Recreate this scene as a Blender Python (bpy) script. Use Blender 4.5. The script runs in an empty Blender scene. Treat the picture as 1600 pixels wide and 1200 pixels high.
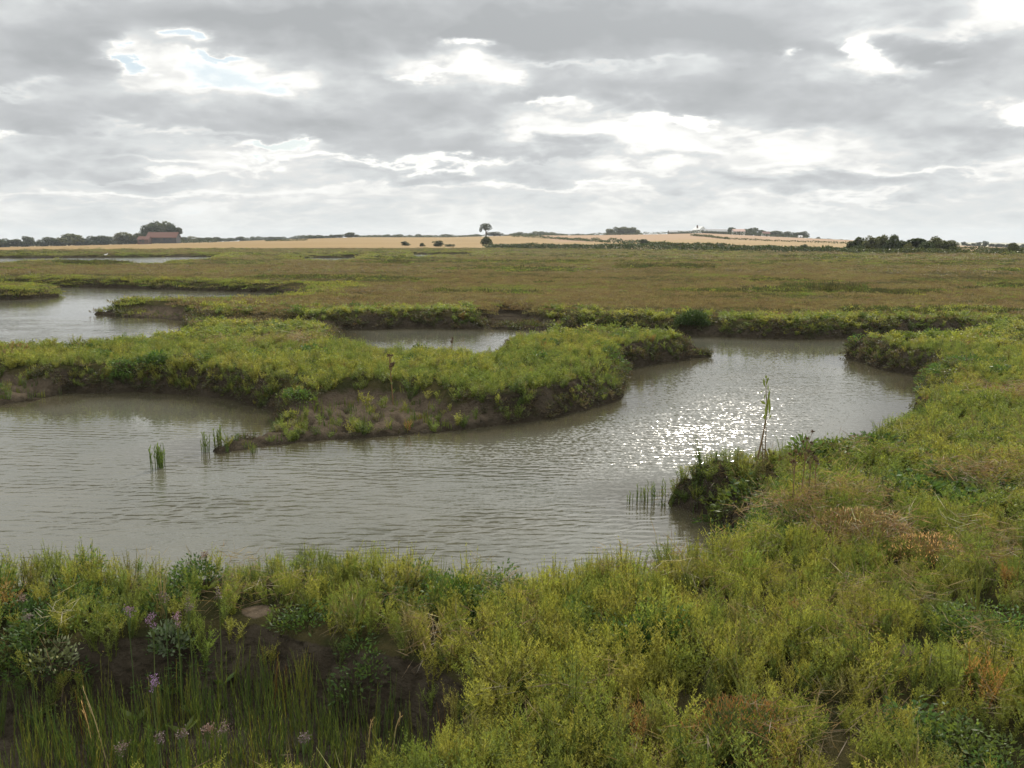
import bpy, math, random
import numpy as np
R = math.radians
random.seed(7); RNG = np.random.default_rng(7)
scene = bpy.context.scene
col = scene.collection

# ------------------------------------------------------------------ camera
H, PITCH, F = 3.0, R(8.86), 1443.0
CP, SP = math.cos(PITCH), math.sin(PITCH)
cam_d = bpy.data.cameras.new('camera'); cam = bpy.data.objects.new('camera', cam_d); col.objects.link(cam)
cam.location = (0, 0, H); cam.rotation_euler = (R(90) - PITCH, 0, 0)
cam_d.sensor_width = 36; cam_d.lens = 36 * F / 1600; cam_d.clip_start = .05; cam_d.clip_end = 9000
scene.camera = cam

def ray(px, py):
    xc = (px - 800) / F; yc = (600 - py) / F
    return (xc, CP + yc * SP, -SP + yc * CP)
def at(px, py, z=0.0):
    d = ray(px, py); t = (z - H) / d[2]
    return (d[0] * t, d[1] * t)
def azdir(px):                       # horizontal direction of a column near the horizon
    d = ray(px, 378); l = math.hypot(d[0], d[1]); return d[0] / l, d[1] / l

# ------------------------------------------------------------------ numpy noise
def _hash(ix, iy, seed):
    h = (ix.astype(np.int64) * 374761393 + iy.astype(np.int64) * 668265263 + seed * 974634777) & 0xffffffff
    h = ((h ^ (h >> 13)) * 1274126177) & 0xffffffff
    h = ((h ^ (h >> 16)) * 2246822519) & 0xffffffff
    return (h ^ (h >> 15)) / 4294967295.0
def vn(x, y, seed=0):
    ix = np.floor(x); iy = np.floor(y); fx = x - ix; fy = y - iy
    ux = fx * fx * fx * (fx * (fx * 6 - 15) + 10); uy = fy * fy * fy * (fy * (fy * 6 - 15) + 10)
    a = _hash(ix, iy, seed); b = _hash(ix + 1, iy, seed); c = _hash(ix, iy + 1, seed); d = _hash(ix + 1, iy + 1, seed)
    return (a + (b - a) * ux + (c - a) * uy + (a - b - c + d) * ux * uy) * 2 - 1
def fbm(x, y, scale, oct=4, seed=0, gain=.5):
    x = x / scale; y = y / scale; s = 0; a = 1; t = 0
    for o in range(oct):
        s = s + a * vn(x, y, seed + o * 17); t += a; a *= gain
        x, y = x * 1.62 - y * 1.17 + 3.1, x * 1.17 + y * 1.62 - 1.7
    return s / t
def worley(x, y, scale, seed=0):     # F2-F1 of jittered cells
    x = x / scale; y = y / scale; ix = np.floor(x); iy = np.floor(y)
    f1 = np.full(x.shape, 9.); f2 = np.full(x.shape, 9.)
    for i in (-1, 0, 1):
        for j in (-1, 0, 1):
            cx = ix + i + .1 + .8 * _hash(ix + i, iy + j, seed); cy = iy + j + .1 + .8 * _hash(ix + i, iy + j, seed + 5)
            d = np.hypot(cx - x, cy - y)
            f2 = np.minimum(f2, np.maximum(f1, d)); f1 = np.minimum(f1, d)
    return f2 - f1
def sstep(a, b, x):
    t = np.clip((x - a) / (b - a), 0, 1); return t * t * (3 - 2 * t)

def sdist(P, x, y, closed=True):     # + inside polygon
    P = np.asarray(P, float); n = len(P)
    best = np.full(x.shape, 1e18); ins = np.zeros(x.shape, bool)
    for i in range(n if closed else n - 1):
        ax, ay = P[i]; bx, by = P[(i + 1) % n]
        ex, ey = bx - ax, by - ay; L = ex * ex + ey * ey + 1e-12
        t = np.clip(((x - ax) * ex + (y - ay) * ey) / L, 0, 1)
        best = np.minimum(best, (x - ax - t * ex) ** 2 + (y - ay - t * ey) ** 2)
        if closed:
            c = (ay > y) != (by > y)
            if c.any():
                xi = ax + (y - ay) * ex / (ey if abs(ey) > 1e-12 else 1e-12)
                ins ^= c & (x < xi)
    d = np.sqrt(best)
    return np.where(ins, d, -d) if closed else d

def poly(pts, z0=0.0):
    return [at(p[0], p[1], p[2] if len(p) > 2 else z0) for p in pts]
T = .54                               # height of the plant tops that hide a near shore
POOL = poly([(-700, 1000, T), (-200, 925, T), (0, 900, T), (100, 888, T), (200, 884, T), (320, 880, T), (420, 872, T), (540, 878, T), (700, 884, T),
    (850, 880, T), (1000, 868, T), (1080, 852, T), (1135, 838, .4), (1160, 832, .1), (1128, 822), (1100, 806), (1048, 790), (1032, 776), (1042, 764, .15), (1095, 735, .30), (1180, 720, .42), (1240, 699, .55),
    (1300, 678, .65), (1350, 664, T), (1395, 645, T), (1425, 622, T), (1442, 603, .6), (1440, 588), (1400, 583), (1365, 573), (1330, 560), (1322, 550, .1), (1345, 534, .35), (1400, 525, .5), (1480, 522, .5), (1530, 519, .4), (1500, 523), (1420, 526), (1330, 528), (1250, 530),
    (1180, 528), (1100, 525), (1000, 521), (900, 517), (780, 514), (640, 513), (520, 515), (400, 513), (298, 505), (255, 498), (200, 495), (152, 491),
    (175, 487, .08), (205, 481, .15), (240, 475, .3), (300, 468, .5), (400, 465, .5), (450, 464, .42), (490, 459, .2), (470, 457), (400, 456), (300, 453), (150, 449), (0, 447), (-300, 444), (-900, 444),
    (-900, 560, T), (-300, 541, T), (0, 535, T), (100, 536, T), (200, 531, T), (298, 511, T), (400, 519, T), (520, 533, T), (640, 546, T), (755, 549, T), (790, 522, .6), (860, 513, .5), (1000, 516, .5), (1060, 526, .4), (1100, 545, .2),
    (1118, 556), (1060, 565), (1010, 571), (980, 576), (978, 600), (968, 628), (900, 645), (860, 655), (760, 667), (680, 676), (560, 685),
    (470, 692), (400, 701), (345, 709), (328, 705), (350, 696), (415, 682), (436, 668), (442, 655), (420, 640), (370, 627), (300, 617), (200, 613), (110, 615), (60, 626), (0, 634), (-150, 640), (-700, 690)])
ISLET = poly([(-900, 476), (0, 469), (50, 467), (92, 463), (88, 457, .1), (50, 451, .25), (0, 449.5, .3), (-900, 452, .3)])
BRIDGE = poly([(298, 492), (400, 497), (522, 500), (560, 509), (524, 517), (523, 545, .5), (400, 530, .5), (300, 522, .5), (292, 506)])
STRIPS = [poly(p, .68) for p in (
    [(-900, 403, 0), (60, 403, 0), (180, 402, 0), (300, 401, 0), (358, 401, 0), (330, 404), (262, 407), (250, 411), (220, 411), (205, 408.5), (120, 408), (90, 406), (60, 405), (0, 410), (-900, 412)],
    [(435, 402, 0), (480, 403, 0), (530, 402.5, 0), (575, 402, 0), (560, 403.5), (520, 406), (490, 405.5), (470, 404)],
    [(636, 397.3, 0), (700, 397.6, 0), (758, 398, 0), (720, 399), (665, 399.5), (656, 402.2), (618, 402.6), (640, 400)])]
# low bare mud in front of the banks
MUD = [poly(p, .2) for p in (
    [(300, 712, 0), (345, 716, 0), (470, 692, 0), (680, 676, 0), (860, 655, 0), (870, 645), (800, 648), (720, 640), (650, 625), (560, 615), (500, 622), (450, 645), (415, 664), (340, 686)],
    [(-300, 640, 0), (0, 634, 0), (70, 625, 0), (100, 615, 0), (85, 600), (40, 592), (-40, 588), (-300, 590)],
    [(150, 491, 0), (200, 495, 0), (300, 505, 0), (310, 492), (280, 484), (230, 482), (190, 485)],
    [(300, 507, 0), (340, 500), (420, 503), (500, 508), (540, 512, 0), (500, 519), (400, 517), (310, 512)],
    [(400, 457, 0), (480, 457, 0), (640, 457, 0), (640, 450), (560, 447), (480, 450)])]
HOLLOW = poly([(-600, 975), (0, 992), (60, 1004), (130, 992), (200, 984), (300, 980), (350, 976), (400, 966), (450, 976), (500, 996), (600, 1005), (690, 1028), (745, 1068),
    (740, 1105, .6), (650, 1130, .75), (500, 1150, .8), (350, 1145, .8), (260, 1140, .8), (190, 1160, .8), (150, 1215, .8), (60, 1290, .8), (-50, 1320, .8), (-600, 1290, .8)], .5)
CUPS = [(poly(p, .5), dpt) for p, dpt in (
    ([(1225, 452), (1270, 450), (1330, 452), (1360, 456), (1330, 460), (1280, 458)], .4), ([(1360, 457), (1420, 459), (1425, 465), (1370, 462)], .3),
    ([(968, 417.5), (1020, 417.5), (1020, 421.5), (968, 422)], .35), ([(1050, 418.5), (1105, 418), (1103, 421.8), (1050, 421)], .35),
    ([(608, 410.5), (640, 410.5), (635, 415), (610, 414.5)], .35), ([(90, 411), (180, 409), (215, 411), (170, 416), (100, 415)], .3),
    ([(770, 474), (800, 470), (830, 478), (860, 487), (900, 484), (905, 488), (860, 494), (800, 493), (755, 495), (740, 488)], .42),
    ([(810, 490), (870, 500), (960, 508), (1010, 512), (990, 517), (900, 512), (810, 500)], .25))]
BARE = [(at(px, py, .5), r) for px, py, r in ((405, 955, .13), (1370, 712, .25), (490, 525, .5), (400, 527, .5), (1410, 1010, .12))]

RIDGE_X = [-900, -300, 0, 200, 340, 450, 560, 700, 800, 900, 1000, 1100, 1200, 1320, 1420, 1500, 1600, 2000, 2600]
RIDGE_Y = [386, 386, 384.5, 381, 378, 374, 371, 371, 368.5, 368, 367, 365, 370, 375, 379, 383, 386, 388, 388]
DR = 700.0
DFX, DFY = [-900, 0, 400, 800, 1000, 1100, 1300, 1500, 1600, 2600], [225, 225, 245, 245, 207, 192, 166, 149, 146, 146]
def DFP(px): return float(np.interp(px, DFX, DFY))
def terrain(x, y, detail=True):
    """ground height z, shore distance s (+ on land), mud amount m, hollow amount g"""
    x = np.asarray(x, float); y = np.asarray(y, float)
    r = np.hypot(x, y)
    s = np.full(x.shape, 60.0); mud = np.zeros(x.shape); hol = np.zeros(x.shape); cup = np.zeros(x.shape)
    near = (r < 330) & (y > 0)
    idx = np.nonzero(near)[0] if near.ndim == 1 else None
    for c0 in range(0, len(idx), 60000):
        ii = idx[c0:c0 + 60000]; X = x[ii]; Y = y[ii]; rr = r[ii]
        w = np.maximum(sdist(POOL, X, Y), -1e3)
        w = np.minimum(w, -sdist(ISLET, X, Y)); w = np.minimum(w, -sdist(BRIDGE, X, Y))
        far = rr > 60
        if far.any():
            for q in STRIPS:
                w[far] = np.maximum(w[far], sdist(q, X[far], Y[far]))
        lim = np.clip(rr / 14, .5, 1.6)
        ss = -w + (.10 * fbm(X, Y, .9, 3, 11) + .05 * fbm(X, Y, .25, 2, 12)) * lim * (rr < 60)
        s[ii] = ss
        nm = np.full(X.shape, -9.)
        m60 = rr < 75
        if m60.any():
            for q in MUD: nm[m60] = np.maximum(nm[m60], sdist(q, X[m60], Y[m60]))
        mud[ii] = sstep(-.25, .35, nm + .25 * fbm(X, Y, .7, 3, 13))
        n8 = rr < 12
        if n8.any():
            hs = sdist(HOLLOW, X[n8], Y[n8]) + .07 * fbm(X[n8], Y[n8], .4, 3, 14)
            hol[ii[n8]] = sstep(-.04, .30, hs)
        for q, dp in CUPS[6:]:
            Q = np.array(q); bx = (X > Q[:, 0].min() - 3) & (X < Q[:, 0].max() + 3) & (Y > Q[:, 1].min() - 3) & (Y < Q[:, 1].max() + 3)
            if bx.any():
                e = .12 * np.clip(rr[bx] / 10, .6, 2)
                cup[ii[bx]] = np.maximum(cup[ii[bx]], dp * sstep(-e, e, sdist(q, X[bx], Y[bx]) + e * fbm(X[bx], Y[bx], .8, 3, 15)))
    top = .50 + .06 * fbm(x, y, 4., 3, 1) + .035 * fbm(x, y, .8, 3, 2) + .012 * fbm(x, y, .18, 2, 3)
    # small runnels over the marsh
    rn = np.abs(fbm(x, y, 11., 4, 21)); runnel = sstep(.07, .02, rn) * sstep(-.12, .12, fbm(x, y, 30., 2, 24)) * sstep(34, 60, r) * .42 + sstep(.03, .0, np.abs(fbm(x, y, 3.5, 3, 22))) * sstep(6, 9, r) * .10
    runnel = runnel * sstep(.3, 2., s); top = top - runnel - cup; cup = cup + runnel * (r > 30) * 1.2
    blocks = sstep(.02, .35, worley(x + .2 * vn(x * 3, y * 3, 4), y + .2 * vn(x * 3, y * 3, 5), .55, 6))
    lowm = .02 + .08 * blocks + .08 * sstep(.3, 2.0, s) + .04 * fbm(x, y, .5, 3, 7)
    wb = .42 + .34 * fbm(x, y, 1.6, 3, 8) + .30 * sstep(15, 45, r)
    face = np.clip(s / np.maximum(wb, .10), 0, 1)
    prof = face ** .75 * (1 - (.22 * (1 - blocks) + .22 * np.abs(fbm(x, y, .35, 3, 18))) * sstep(1, .6, face))
    top = top * (1 - mud) + lowm * mud
    top = top * (1 - hol) + (.06 + .02 * fbm(x, y, .3, 2, 9)) * hol
    z = np.where(s > 0, top * prof + (.05 * vn(x * 3.3, y * 3.3, 10) + .03 * vn(x * 8, y * 8, 19)) * face * (1 - face) * 4, np.maximum(s * .5, -.45) - .01)
    # inland: the fields rise to a low ridge
    px = np.interp(np.degrees(np.arctan2(x, np.maximum(y, 1e-3))), AZ_TAB, PX_TAB)
    ry = np.interp(px, RIDGE_X, RIDGE_Y)
    zr = H + DR * (375.2 - ry) / F
    DF = np.interp(px, DFX, DFY)
    t = np.clip((r - DF) / (DR - DF), 0, 1)
    zi = .5 + (zr - .5) * (t * .55 + .45 * t * t * (3 - 2 * t)) + .25 * fbm(x, y, 90., 2, 31) * sstep(250, 400, r) * sstep(760, 600, r)
    zi = zi - sstep(DR, 1500, r) * 3.0
    k = sstep(-14, 2, r - DF)
    z = z * (1 - k) + zi * k + .55 * np.exp(-((r - DF - 1 - 5 * fbm(x, y, 60., 2, 33)) / 4.5) ** 2) * .8
    zb = .5
    back = sstep(-2, -8, y)
    z = z * (1 - back) + (zb + .05 * fbm(x, y, 4., 2, 1)) * back
    return z, s, mud, hol, cup
_px = np.linspace(-2500, 4000, 700)
_d = [ray(p, 378) for p in _px]
AZ_TAB = np.degrees(np.arctan2([d[0] for d in _d], [d[1] for d in _d])); PX_TAB = _px

def ground_z(x, y):
    return float(terrain(np.array([x]), np.array([y]))[0][0])

# ------------------------------------------------------------------ material helpers
def new_mat(name):
    m = bpy.data.materials.new(name); m.use_nodes = True; nt = m.node_tree; nt.nodes.clear()
    out = nt.nodes.new('ShaderNodeOutputMaterial'); return m, nt, out
class E:
    """tiny expression wrapper round math nodes"""
    def __init__(s, nt, sock): s.nt = nt; s.k = sock
    def _m(s, op, *a, clamp=False):
        n = s.nt.nodes.new('ShaderNodeMath'); n.operation = op; n.use_clamp = clamp
        for i, v in enumerate((s,) + a):
            if isinstance(v, E): s.nt.links.new(v.k, n.inputs[i])
            else: n.inputs[i].default_value = v
        return E(s.nt, n.outputs[0])
    def __add__(s, o): return s._m('ADD', o)
    def __sub__(s, o): return s._m('SUBTRACT', o)
    def __mul__(s, o): return s._m('MULTIPLY', o)
    def __truediv__(s, o): return s._m('DIVIDE', o)
    def rsub(s, v): return (s * -1.0) + v
    def exp(s): return s._m('EXPONENT')
    def sq(s): return s * s
    def mx(s, o): return s._m('MAXIMUM', o)
    def mn(s, o): return s._m('MINIMUM', o)
    def step(s, a, b):
        n = s.nt.nodes.new('ShaderNodeMapRange'); n.interpolation_type = 'SMOOTHSTEP'
        s.nt.links.new(s.k, n.inputs[0])
        if a < b: v = (a, b, 0, 1)
        else: v = (b, a, 1, 0)
        for i in range(4): n.inputs[i + 1].default_value = v[i]
        return E(s.nt, n.outputs[0])
def noise(nt, vec, scale, detail=4, rough=.5, dist=0, dim='3D'):
    n = nt.nodes.new('ShaderNodeTexNoise'); n.noise_dimensions = dim
    n.inputs['Scale'].default_value = scale; n.inputs['Detail'].default_value = detail
    n.inputs['Roughness'].default_value = rough; n.inputs['Distortion'].default_value = dist
    if vec is not None: nt.links.new(vec, n.inputs['Vector'])
    return E(nt, n.outputs[0])
def mixc(nt, f, a, b, mode='MIX'):
    n = nt.nodes.new('ShaderNodeMix'); n.data_type = 'RGBA'; n.blend_type = mode
    for sock, v in ((n.inputs[0], f), (n.inputs[6], a), (n.inputs[7], b)):
        if isinstance(v, E): nt.links.new(v.k, sock)
        elif isinstance(v, bpy.types.NodeSocket): nt.links.new(v, sock)
        elif isinstance(v, (int, float)): sock.default_value = v
        else: sock.default_value = (*v, 1)
    return n.outputs[2]
def attr(nt, name, typ='GEOMETRY'):
    n = nt.nodes.new('ShaderNodeAttribute'); n.attribute_name = name; n.attribute_type = typ; return n
def mapping(nt, src, scale=(1, 1, 1), rot=(0, 0, 0)):
    n = nt.nodes.new('ShaderNodeMapping'); n.inputs['Scale'].default_value = scale; n.inputs['Rotation'].default_value = rot
    nt.links.new(src, n.inputs['Vector']); return n.outputs[0]
def bump(nt, h, strength, dist, normal=None):
    n = nt.nodes.new('ShaderNodeBump'); n.inputs['Strength'].default_value = strength if not isinstance(strength, E) else 1
    n.inputs['Distance'].default_value = dist
    if isinstance(strength, E): nt.links.new(strength.k, n.inputs['Strength'])
    nt.links.new(h.k, n.inputs['Height'])
    if normal is not None: nt.links.new(normal, n.inputs['Normal'])
    return n.outputs[0]

def foliage_mat(name, base=None, trans=.45, rough=.55, spec=.25, tcol=(1.15, 1.1, .62)):
    """leaf surface; base None = colour carried by each plant"""
    m, nt, out = new_mat(name); L = nt.links
    lv = attr(nt, 'leafvar')
    if base is None:
        c = attr(nt, 'tint', 'INSTANCER').outputs['Color']
    else:
        c = mixc(nt, 0.0, base, base)
        oi = nt.nodes.new('ShaderNodeObjectInfo')
        c = mixc(nt, E(nt, oi.outputs['Random']) * .8, c, tuple(v * f for v, f in zip(base, (1.5, 1.2, .9))))
    c = mixc(nt, 1.0, c, lv.outputs['Color'], 'MULTIPLY')
    p = nt.nodes.new('ShaderNodeBsdfPrincipled'); L.new(c, p.inputs['Base Color'])
    p.inputs['Roughness'].default_value = rough; p.inputs['Specular IOR Level'].default_value = spec
    t = nt.nodes.new('ShaderNodeBsdfTranslucent'); L.new(mixc(nt, 1.0, c, tcol, 'MULTIPLY'), t.inputs['Color'])
    mx = nt.nodes.new('ShaderNodeMixShader'); mx.inputs[0].default_value = trans
    L.new(p.outputs[0], mx.inputs[1]); L.new(t.outputs[0], mx.inputs[2]); L.new(mx.outputs[0], out.inputs[0])
    return m
def plain_mat(name, c1, c2=None, scale=6, rough=.8, bmp=.3, bd=.01):
    m, nt, out = new_mat(name); c2 = c2 or tuple(v * .65 for v in c1)
    tc = nt.nodes.new('ShaderNodeTexCoord').outputs['Object']
    n = noise(nt, tc, scale, 5, .6).step(.35, .65)
    p = nt.nodes.new('ShaderNodeBsdfPrincipled'); nt.links.new(mixc(nt, n, c1, c2), p.inputs['Base Color'])
    p.inputs['Roughness'].default_value = rough
    nt.links.new(bump(nt, noise(nt, tc, scale * 4, 4), bmp, bd), p.inputs['Normal'])
    nt.links.new(p.outputs[0], out.inputs[0]); return m

# ------------------------------------------------------------------ mesh helpers
def mesh_np(name, V, faces, mats=(), attrs=None, smooth=False):
    """faces: (N,3) or (N,4) array, or list of such"""
    me = bpy.data.meshes.new(name)
    V = np.asarray(V, np.float32)
    fl = [np.asarray(f, np.int32) for f in (faces if isinstance(faces, list) else [faces]) if len(f)]
    me.vertices.add(len(V)); me.vertices.foreach_set('co', V.ravel())
    if fl:
        loops = np.concatenate([f.ravel() for f in fl]); tot = np.concatenate([np.full(len(f), f.shape[1], np.int32) for f in fl])
        me.loops.add(len(loops)); me.loops.foreach_set('vertex_index', loops)
        me.polygons.add(len(tot)); st = np.concatenate([[0], np.cumsum(tot)[:-1]]).astype(np.int32)
        me.polygons.foreach_set('loop_start', st)
        me.polygons.foreach_set('use_smooth', np.full(len(tot), smooth))
    for k, (dom, typ, arr) in (attrs or {}).items():
        a = me.attributes.new(k, typ, dom)
        arr = np.asarray(arr, np.float32 if typ != 'INT' else np.int32)
        a.data.foreach_set({'FLOAT': 'value', 'INT': 'value', 'FLOAT_VECTOR': 'vector', 'FLOAT_COLOR': 'color'}[typ], arr.ravel())
    for m in mats: me.materials.append(m)
    me.update(calc_edges=True); me.validate()
    return me
def add_obj(name, me, parent=None, loc=(0, 0, 0), **props):
    o = bpy.data.objects.new(name, me); o.location = loc
    if parent is not None: o.parent = parent
    col.objects.link(o)
    for k, v in props.items(): o[k] = v
    return o
def thing(name, loc, label, category, group=None, rz=0):
    o = bpy.data.objects.new(name, None); o.location = loc; o.rotation_euler.z = rz; o.empty_display_size = .2
    col.objects.link(o); o['label'] = label; o['category'] = category
    if group: o['group'] = group
    return o

class Leaves:
    """collects leaf blades (triangles / kites) and tubes into one mesh with a per-leaf shade"""
    def __init__(s): s.V = []; s.F3 = []; s.F4 = []; s.C = []; s.n = 0
    def blades(s, P, D, L, W, shade=None, side=None, kite=False):
        """P base pts, D unit dirs, L lengths, W widths"""
        P = np.asarray(P, float); D = np.asarray(D, float); n = len(P)
        L = np.broadcast_to(L, (n,))[:, None]; W = np.broadcast_to(W, (n,))[:, None]
        if side is None:
            side = RNG.normal(size=(n, 3))
        side = side - (side * D).sum(1, keepdims=True) * D; side /= np.linalg.norm(side, axis=1, keepdims=True) + 1e-9
        if kite:
            v = np.stack([P, P + D * L * .45 + side * W * .5, P + D * L, P + D * L * .45 - side * W * .5], 1)
            s.F4.append(np.arange(n * 4).reshape(n, 4) + s.n); k = 4
        else:
            v = np.stack([P - side * W * .5, P + side * W * .5, P + D * L], 1)
            s.F3.append(np.arange(n * 3).reshape(n, 3) + s.n); k = 3
        s.V.append(v.reshape(-1, 3))
        sh = RNG.uniform(.7, 1.3, n) if shade is None else np.broadcast_to(shade, (n,) if np.ndim(shade) < 2 else np.shape(shade))
        if sh.ndim == 1: sh = np.stack([sh] * 3, 1)
        s.C.append(np.repeat(sh, k, 0)); s.n += n * k
    def tube(s, pts, rad, sides=4, shade=(.8, .8, .8)):
        pts = np.asarray(pts, float); m = len(pts); rad = np.broadcast_to(rad, (m,))
        tg = np.gradient(pts, axis=0); tg /= np.linalg.norm(tg, axis=1, keepdims=True) + 1e-9
        ref = np.array([1., 0, 0]) if abs(tg[0, 0]) < .8 else np.array([0, 1., 0])
        a = np.cross(tg, ref); a /= np.linalg.norm(a, axis=1, keepdims=True) + 1e-9; b = np.cross(tg, a)
        an = np.arange(sides) * 2 * math.pi / sides
        ring = pts[:, None] + rad[:, None, None] * (np.cos(an)[None, :, None] * a[:, None] + np.sin(an)[None, :, None] * b[:, None])
        s.V.append(ring.reshape(-1, 3)); i = np.arange(m - 1)[:, None] * sides; j = np.arange(sides)[None]; j2 = (j + 1) % sides
        f = np.stack([i + j, i + j2, i + sides + j2, i + sides + j], -1).reshape(-1, 4) + s.n
        s.F4.append(f); s.C.append(np.tile(np.asarray(shade, float), (m * sides, 1))); s.n += m * sides
    def mesh(s, name, mat):
        V = np.concatenate(s.V); C = np.concatenate(s.C); C = np.concatenate([C, np.ones((len(C), 1))], 1)
        f = []
        if s.F3: f.append(np.concatenate(s.F3))
        if s.F4: f.append(np.concatenate(s.F4))
        return mesh_np(name, V, f, [mat], {'leafvar': ('POINT', 'FLOAT_COLOR', C)})
def unit(v): v = np.asarray(v, float); return v / (np.linalg.norm(v, axis=-1, keepdims=True) + 1e-9)

# ------------------------------------------------------------------ ground sheet
def build_ground():
    af = np.arange(-37, 37.001, .085)
    ac = np.concatenate([np.arange(40, 320, 4.)])
    az = R(1) * np.concatenate([af, ac]); na = len(az)
    rr = [.25]
    while rr[-1] < 3000:
        r = rr[-1]
        rr.append(r * (1.04 if r < 2.2 else 1.0052 if r < 16 else 1.0066 if r < 60 else 1.011 if r < 260 else 1.02))
    rr = np.array(rr); nr = len(rr)
    X = (rr[:, None] * np.sin(az)[None]).ravel(); Y = (rr[:, None] * np.cos(az)[None]).ravel()
    z, s, mud, hol, cup = terrain(X, Y)
    V = np.stack([X, Y, z], 1)
    i = np.arange(nr - 1)[:, None] * na; j = np.arange(na)[None]; j2 = (j + 1) % na
    F = np.stack([i + j, i + j2, i + na + j2, i + na + j], -1).reshape(-1, 4)
    V = np.concatenate([V, [[0, 0, float(z[:na].mean())]]]); c = len(V) - 1
    Ft = np.stack([np.full(na, c), (np.arange(na) + 1) % na, np.arange(na)], 1)
    r = np.hypot(X, Y)
    # zone masks: bare (mud) / wet / plant litter
    slope = np.clip(-(np.gradient(z.reshape(nr, na), axis=0) / np.gradient(rr)[:, None]).ravel(), -3, 3)
    bare = np.clip(sstep(.55, .2, s) + mud + sstep(0., .12, hol) + cup * 2, 0, 1)
    dry = np.zeros(len(X))
    for (bx, by), br in BARE: dry = np.maximum(dry, sstep(br, br * .5, np.hypot(X - bx, Y - by) + .25 * br * fbm(X, Y, .2, 3, 41)))
    bare = np.maximum(bare, dry); dry = np.maximum(dry, .55 * mud * sstep(.02, .12, z)) * (s > .1)
    pxv = np.interp(np.degrees(np.arctan2(X, np.maximum(Y, 1e-3))), AZ_TAB, PX_TAB); bare *= (r < np.interp(pxv, DFX, DFY))
    brown = sstep(20, 34, r + 4 * fbm(X, Y, 9, 3, 51)) * sstep(1.2, 3.5, s + 1.2 * fbm(X, Y, 5, 3, 52))
    app = lambda a: np.concatenate([a, [a[0]]])
    attrs = {'bare': ('POINT', 'FLOAT', app(bare)), 'brown': ('POINT', 'FLOAT', app(brown)), 'dry': ('POINT', 'FLOAT', app(dry)), 'shore': ('POINT', 'FLOAT', app(np.clip(s, -1, 5)))}
    # split by zone: marsh / wheat fields / rough grassland
    fr = r[F].mean(1); fy = V[F][:, :, 1].mean(1); fx = V[F][:, :, 0].mean(1)
    px = np.interp(np.degrees(np.arctan2(fx, np.maximum(fy, 1e-3))), AZ_TAB, PX_TAB)
    front = fy > np.abs(fx) * .6; DF = np.interp(px, DFX, DFY)
    field = front & (fr > DF + 13) & (fr < DR + 10)
    hill = front & (fr >= DR + 10)
    marsh = ~(field | hill)
    def part(name, fsel, mat, tri=None, **pr):
        f = F[fsel]; used = np.unique(np.concatenate([f.ravel(), tri.ravel()]) if tri is not None else f.ravel())
        mp = np.zeros(len(V), np.int64); mp[used] = np.arange(len(used))
        fl = [mp[f]] + ([mp[tri]] if tri is not None else [])
        at_ = {k: (d, t, a[used]) for k, (d, t, a) in attrs.items()}
        me = mesh_np(name, V[used], fl, [mat], at_, smooth=True)
        return add_obj(name, me, kind='structure', **pr)
    part('ground', marsh, mat_marsh(), Ft, label='salt marsh ground of brown mud under the low plants')
    part('wheat_field', field, mat_field(), label='ripe tan wheat field rising behind the marsh')
    part('hill', hill, plain_mat('distant_pasture', (.10, .12, .05), (.2, .17, .08), .01), label='low land beyond the wheat fields')

def mat_marsh():
    m, nt, out = new_mat('marsh_ground'); L = nt.links
    pos = nt.nodes.new('ShaderNodeNewGeometry').outputs['Position']
    bare = E(nt, attr(nt, 'bare').outputs['Fac']); brown = E(nt, attr(nt, 'brown').outputs['Fac']); shore = E(nt, attr(nt, 'shore').outputs['Fac'])
    n1 = noise(nt, pos, 2.2, 6, .6); n2 = noise(nt, pos, 14, 5, .6); n3 = noise(nt, pos, .35, 5, .6)
    flat = mapping(nt, pos, (1, 1, 2)); n4 = noise(nt, flat, 11, 7, .72)
    mudc = mixc(nt, n1.step(.35, .65), (.046, .037, .026), (.088, .073, .053))
    mudc = mixc(nt, n4.step(.45, .7), mudc, (.024, .020, .014))
    mudc = mixc(nt, n2.step(.6, .8) * .4, mudc, (.15, .115, .08))
    dry = E(nt, attr(nt, 'dry').outputs['Fac']); mudc = mixc(nt, dry, mudc, mixc(nt, n2.step(.3, .7), (.22, .17, .12), (.15, .115, .08)))
    green = mixc(nt, n1.step(.4, .6), (.040, .042, .018), (.075, .065, .030))
    olive = mixc(nt, n3.step(.35, .65), (.115, .100, .052), (.11, .080, .048))
    olive = mixc(nt, noise(nt, pos, 1.1, 6, .7).step(.45, .7) * .6, olive, (.075, .09, .03))
    veg = mixc(nt, brown, green, olive)
    c = mixc(nt, (bare + (n2 - .5) * .5).step(.35, .65), veg, mudc)
    wet = shore.step(.16, .02) * shore.step(-1.2, -1)
    c = mixc(nt, noise(nt, pos, 70, 4, .7).step(.5, .75) * .35, c, (.02, .018, .012))
    c = mixc(nt, shore.step(.14, .0) * .55, c, (.035, .029, .020))
    p = nt.nodes.new('ShaderNodeBsdfDiffuse'); L.new(c, p.inputs['Color']); p.inputs['Roughness'].default_value = .6
    h = n2 * .5 + noise(nt, pos, 45, 4, .6) * .25 + n4 * .8
    L.new(bump(nt, h, 1., .09), p.inputs['Normal']); L.new(p.outputs[0], out.inputs[0]); return m

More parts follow.
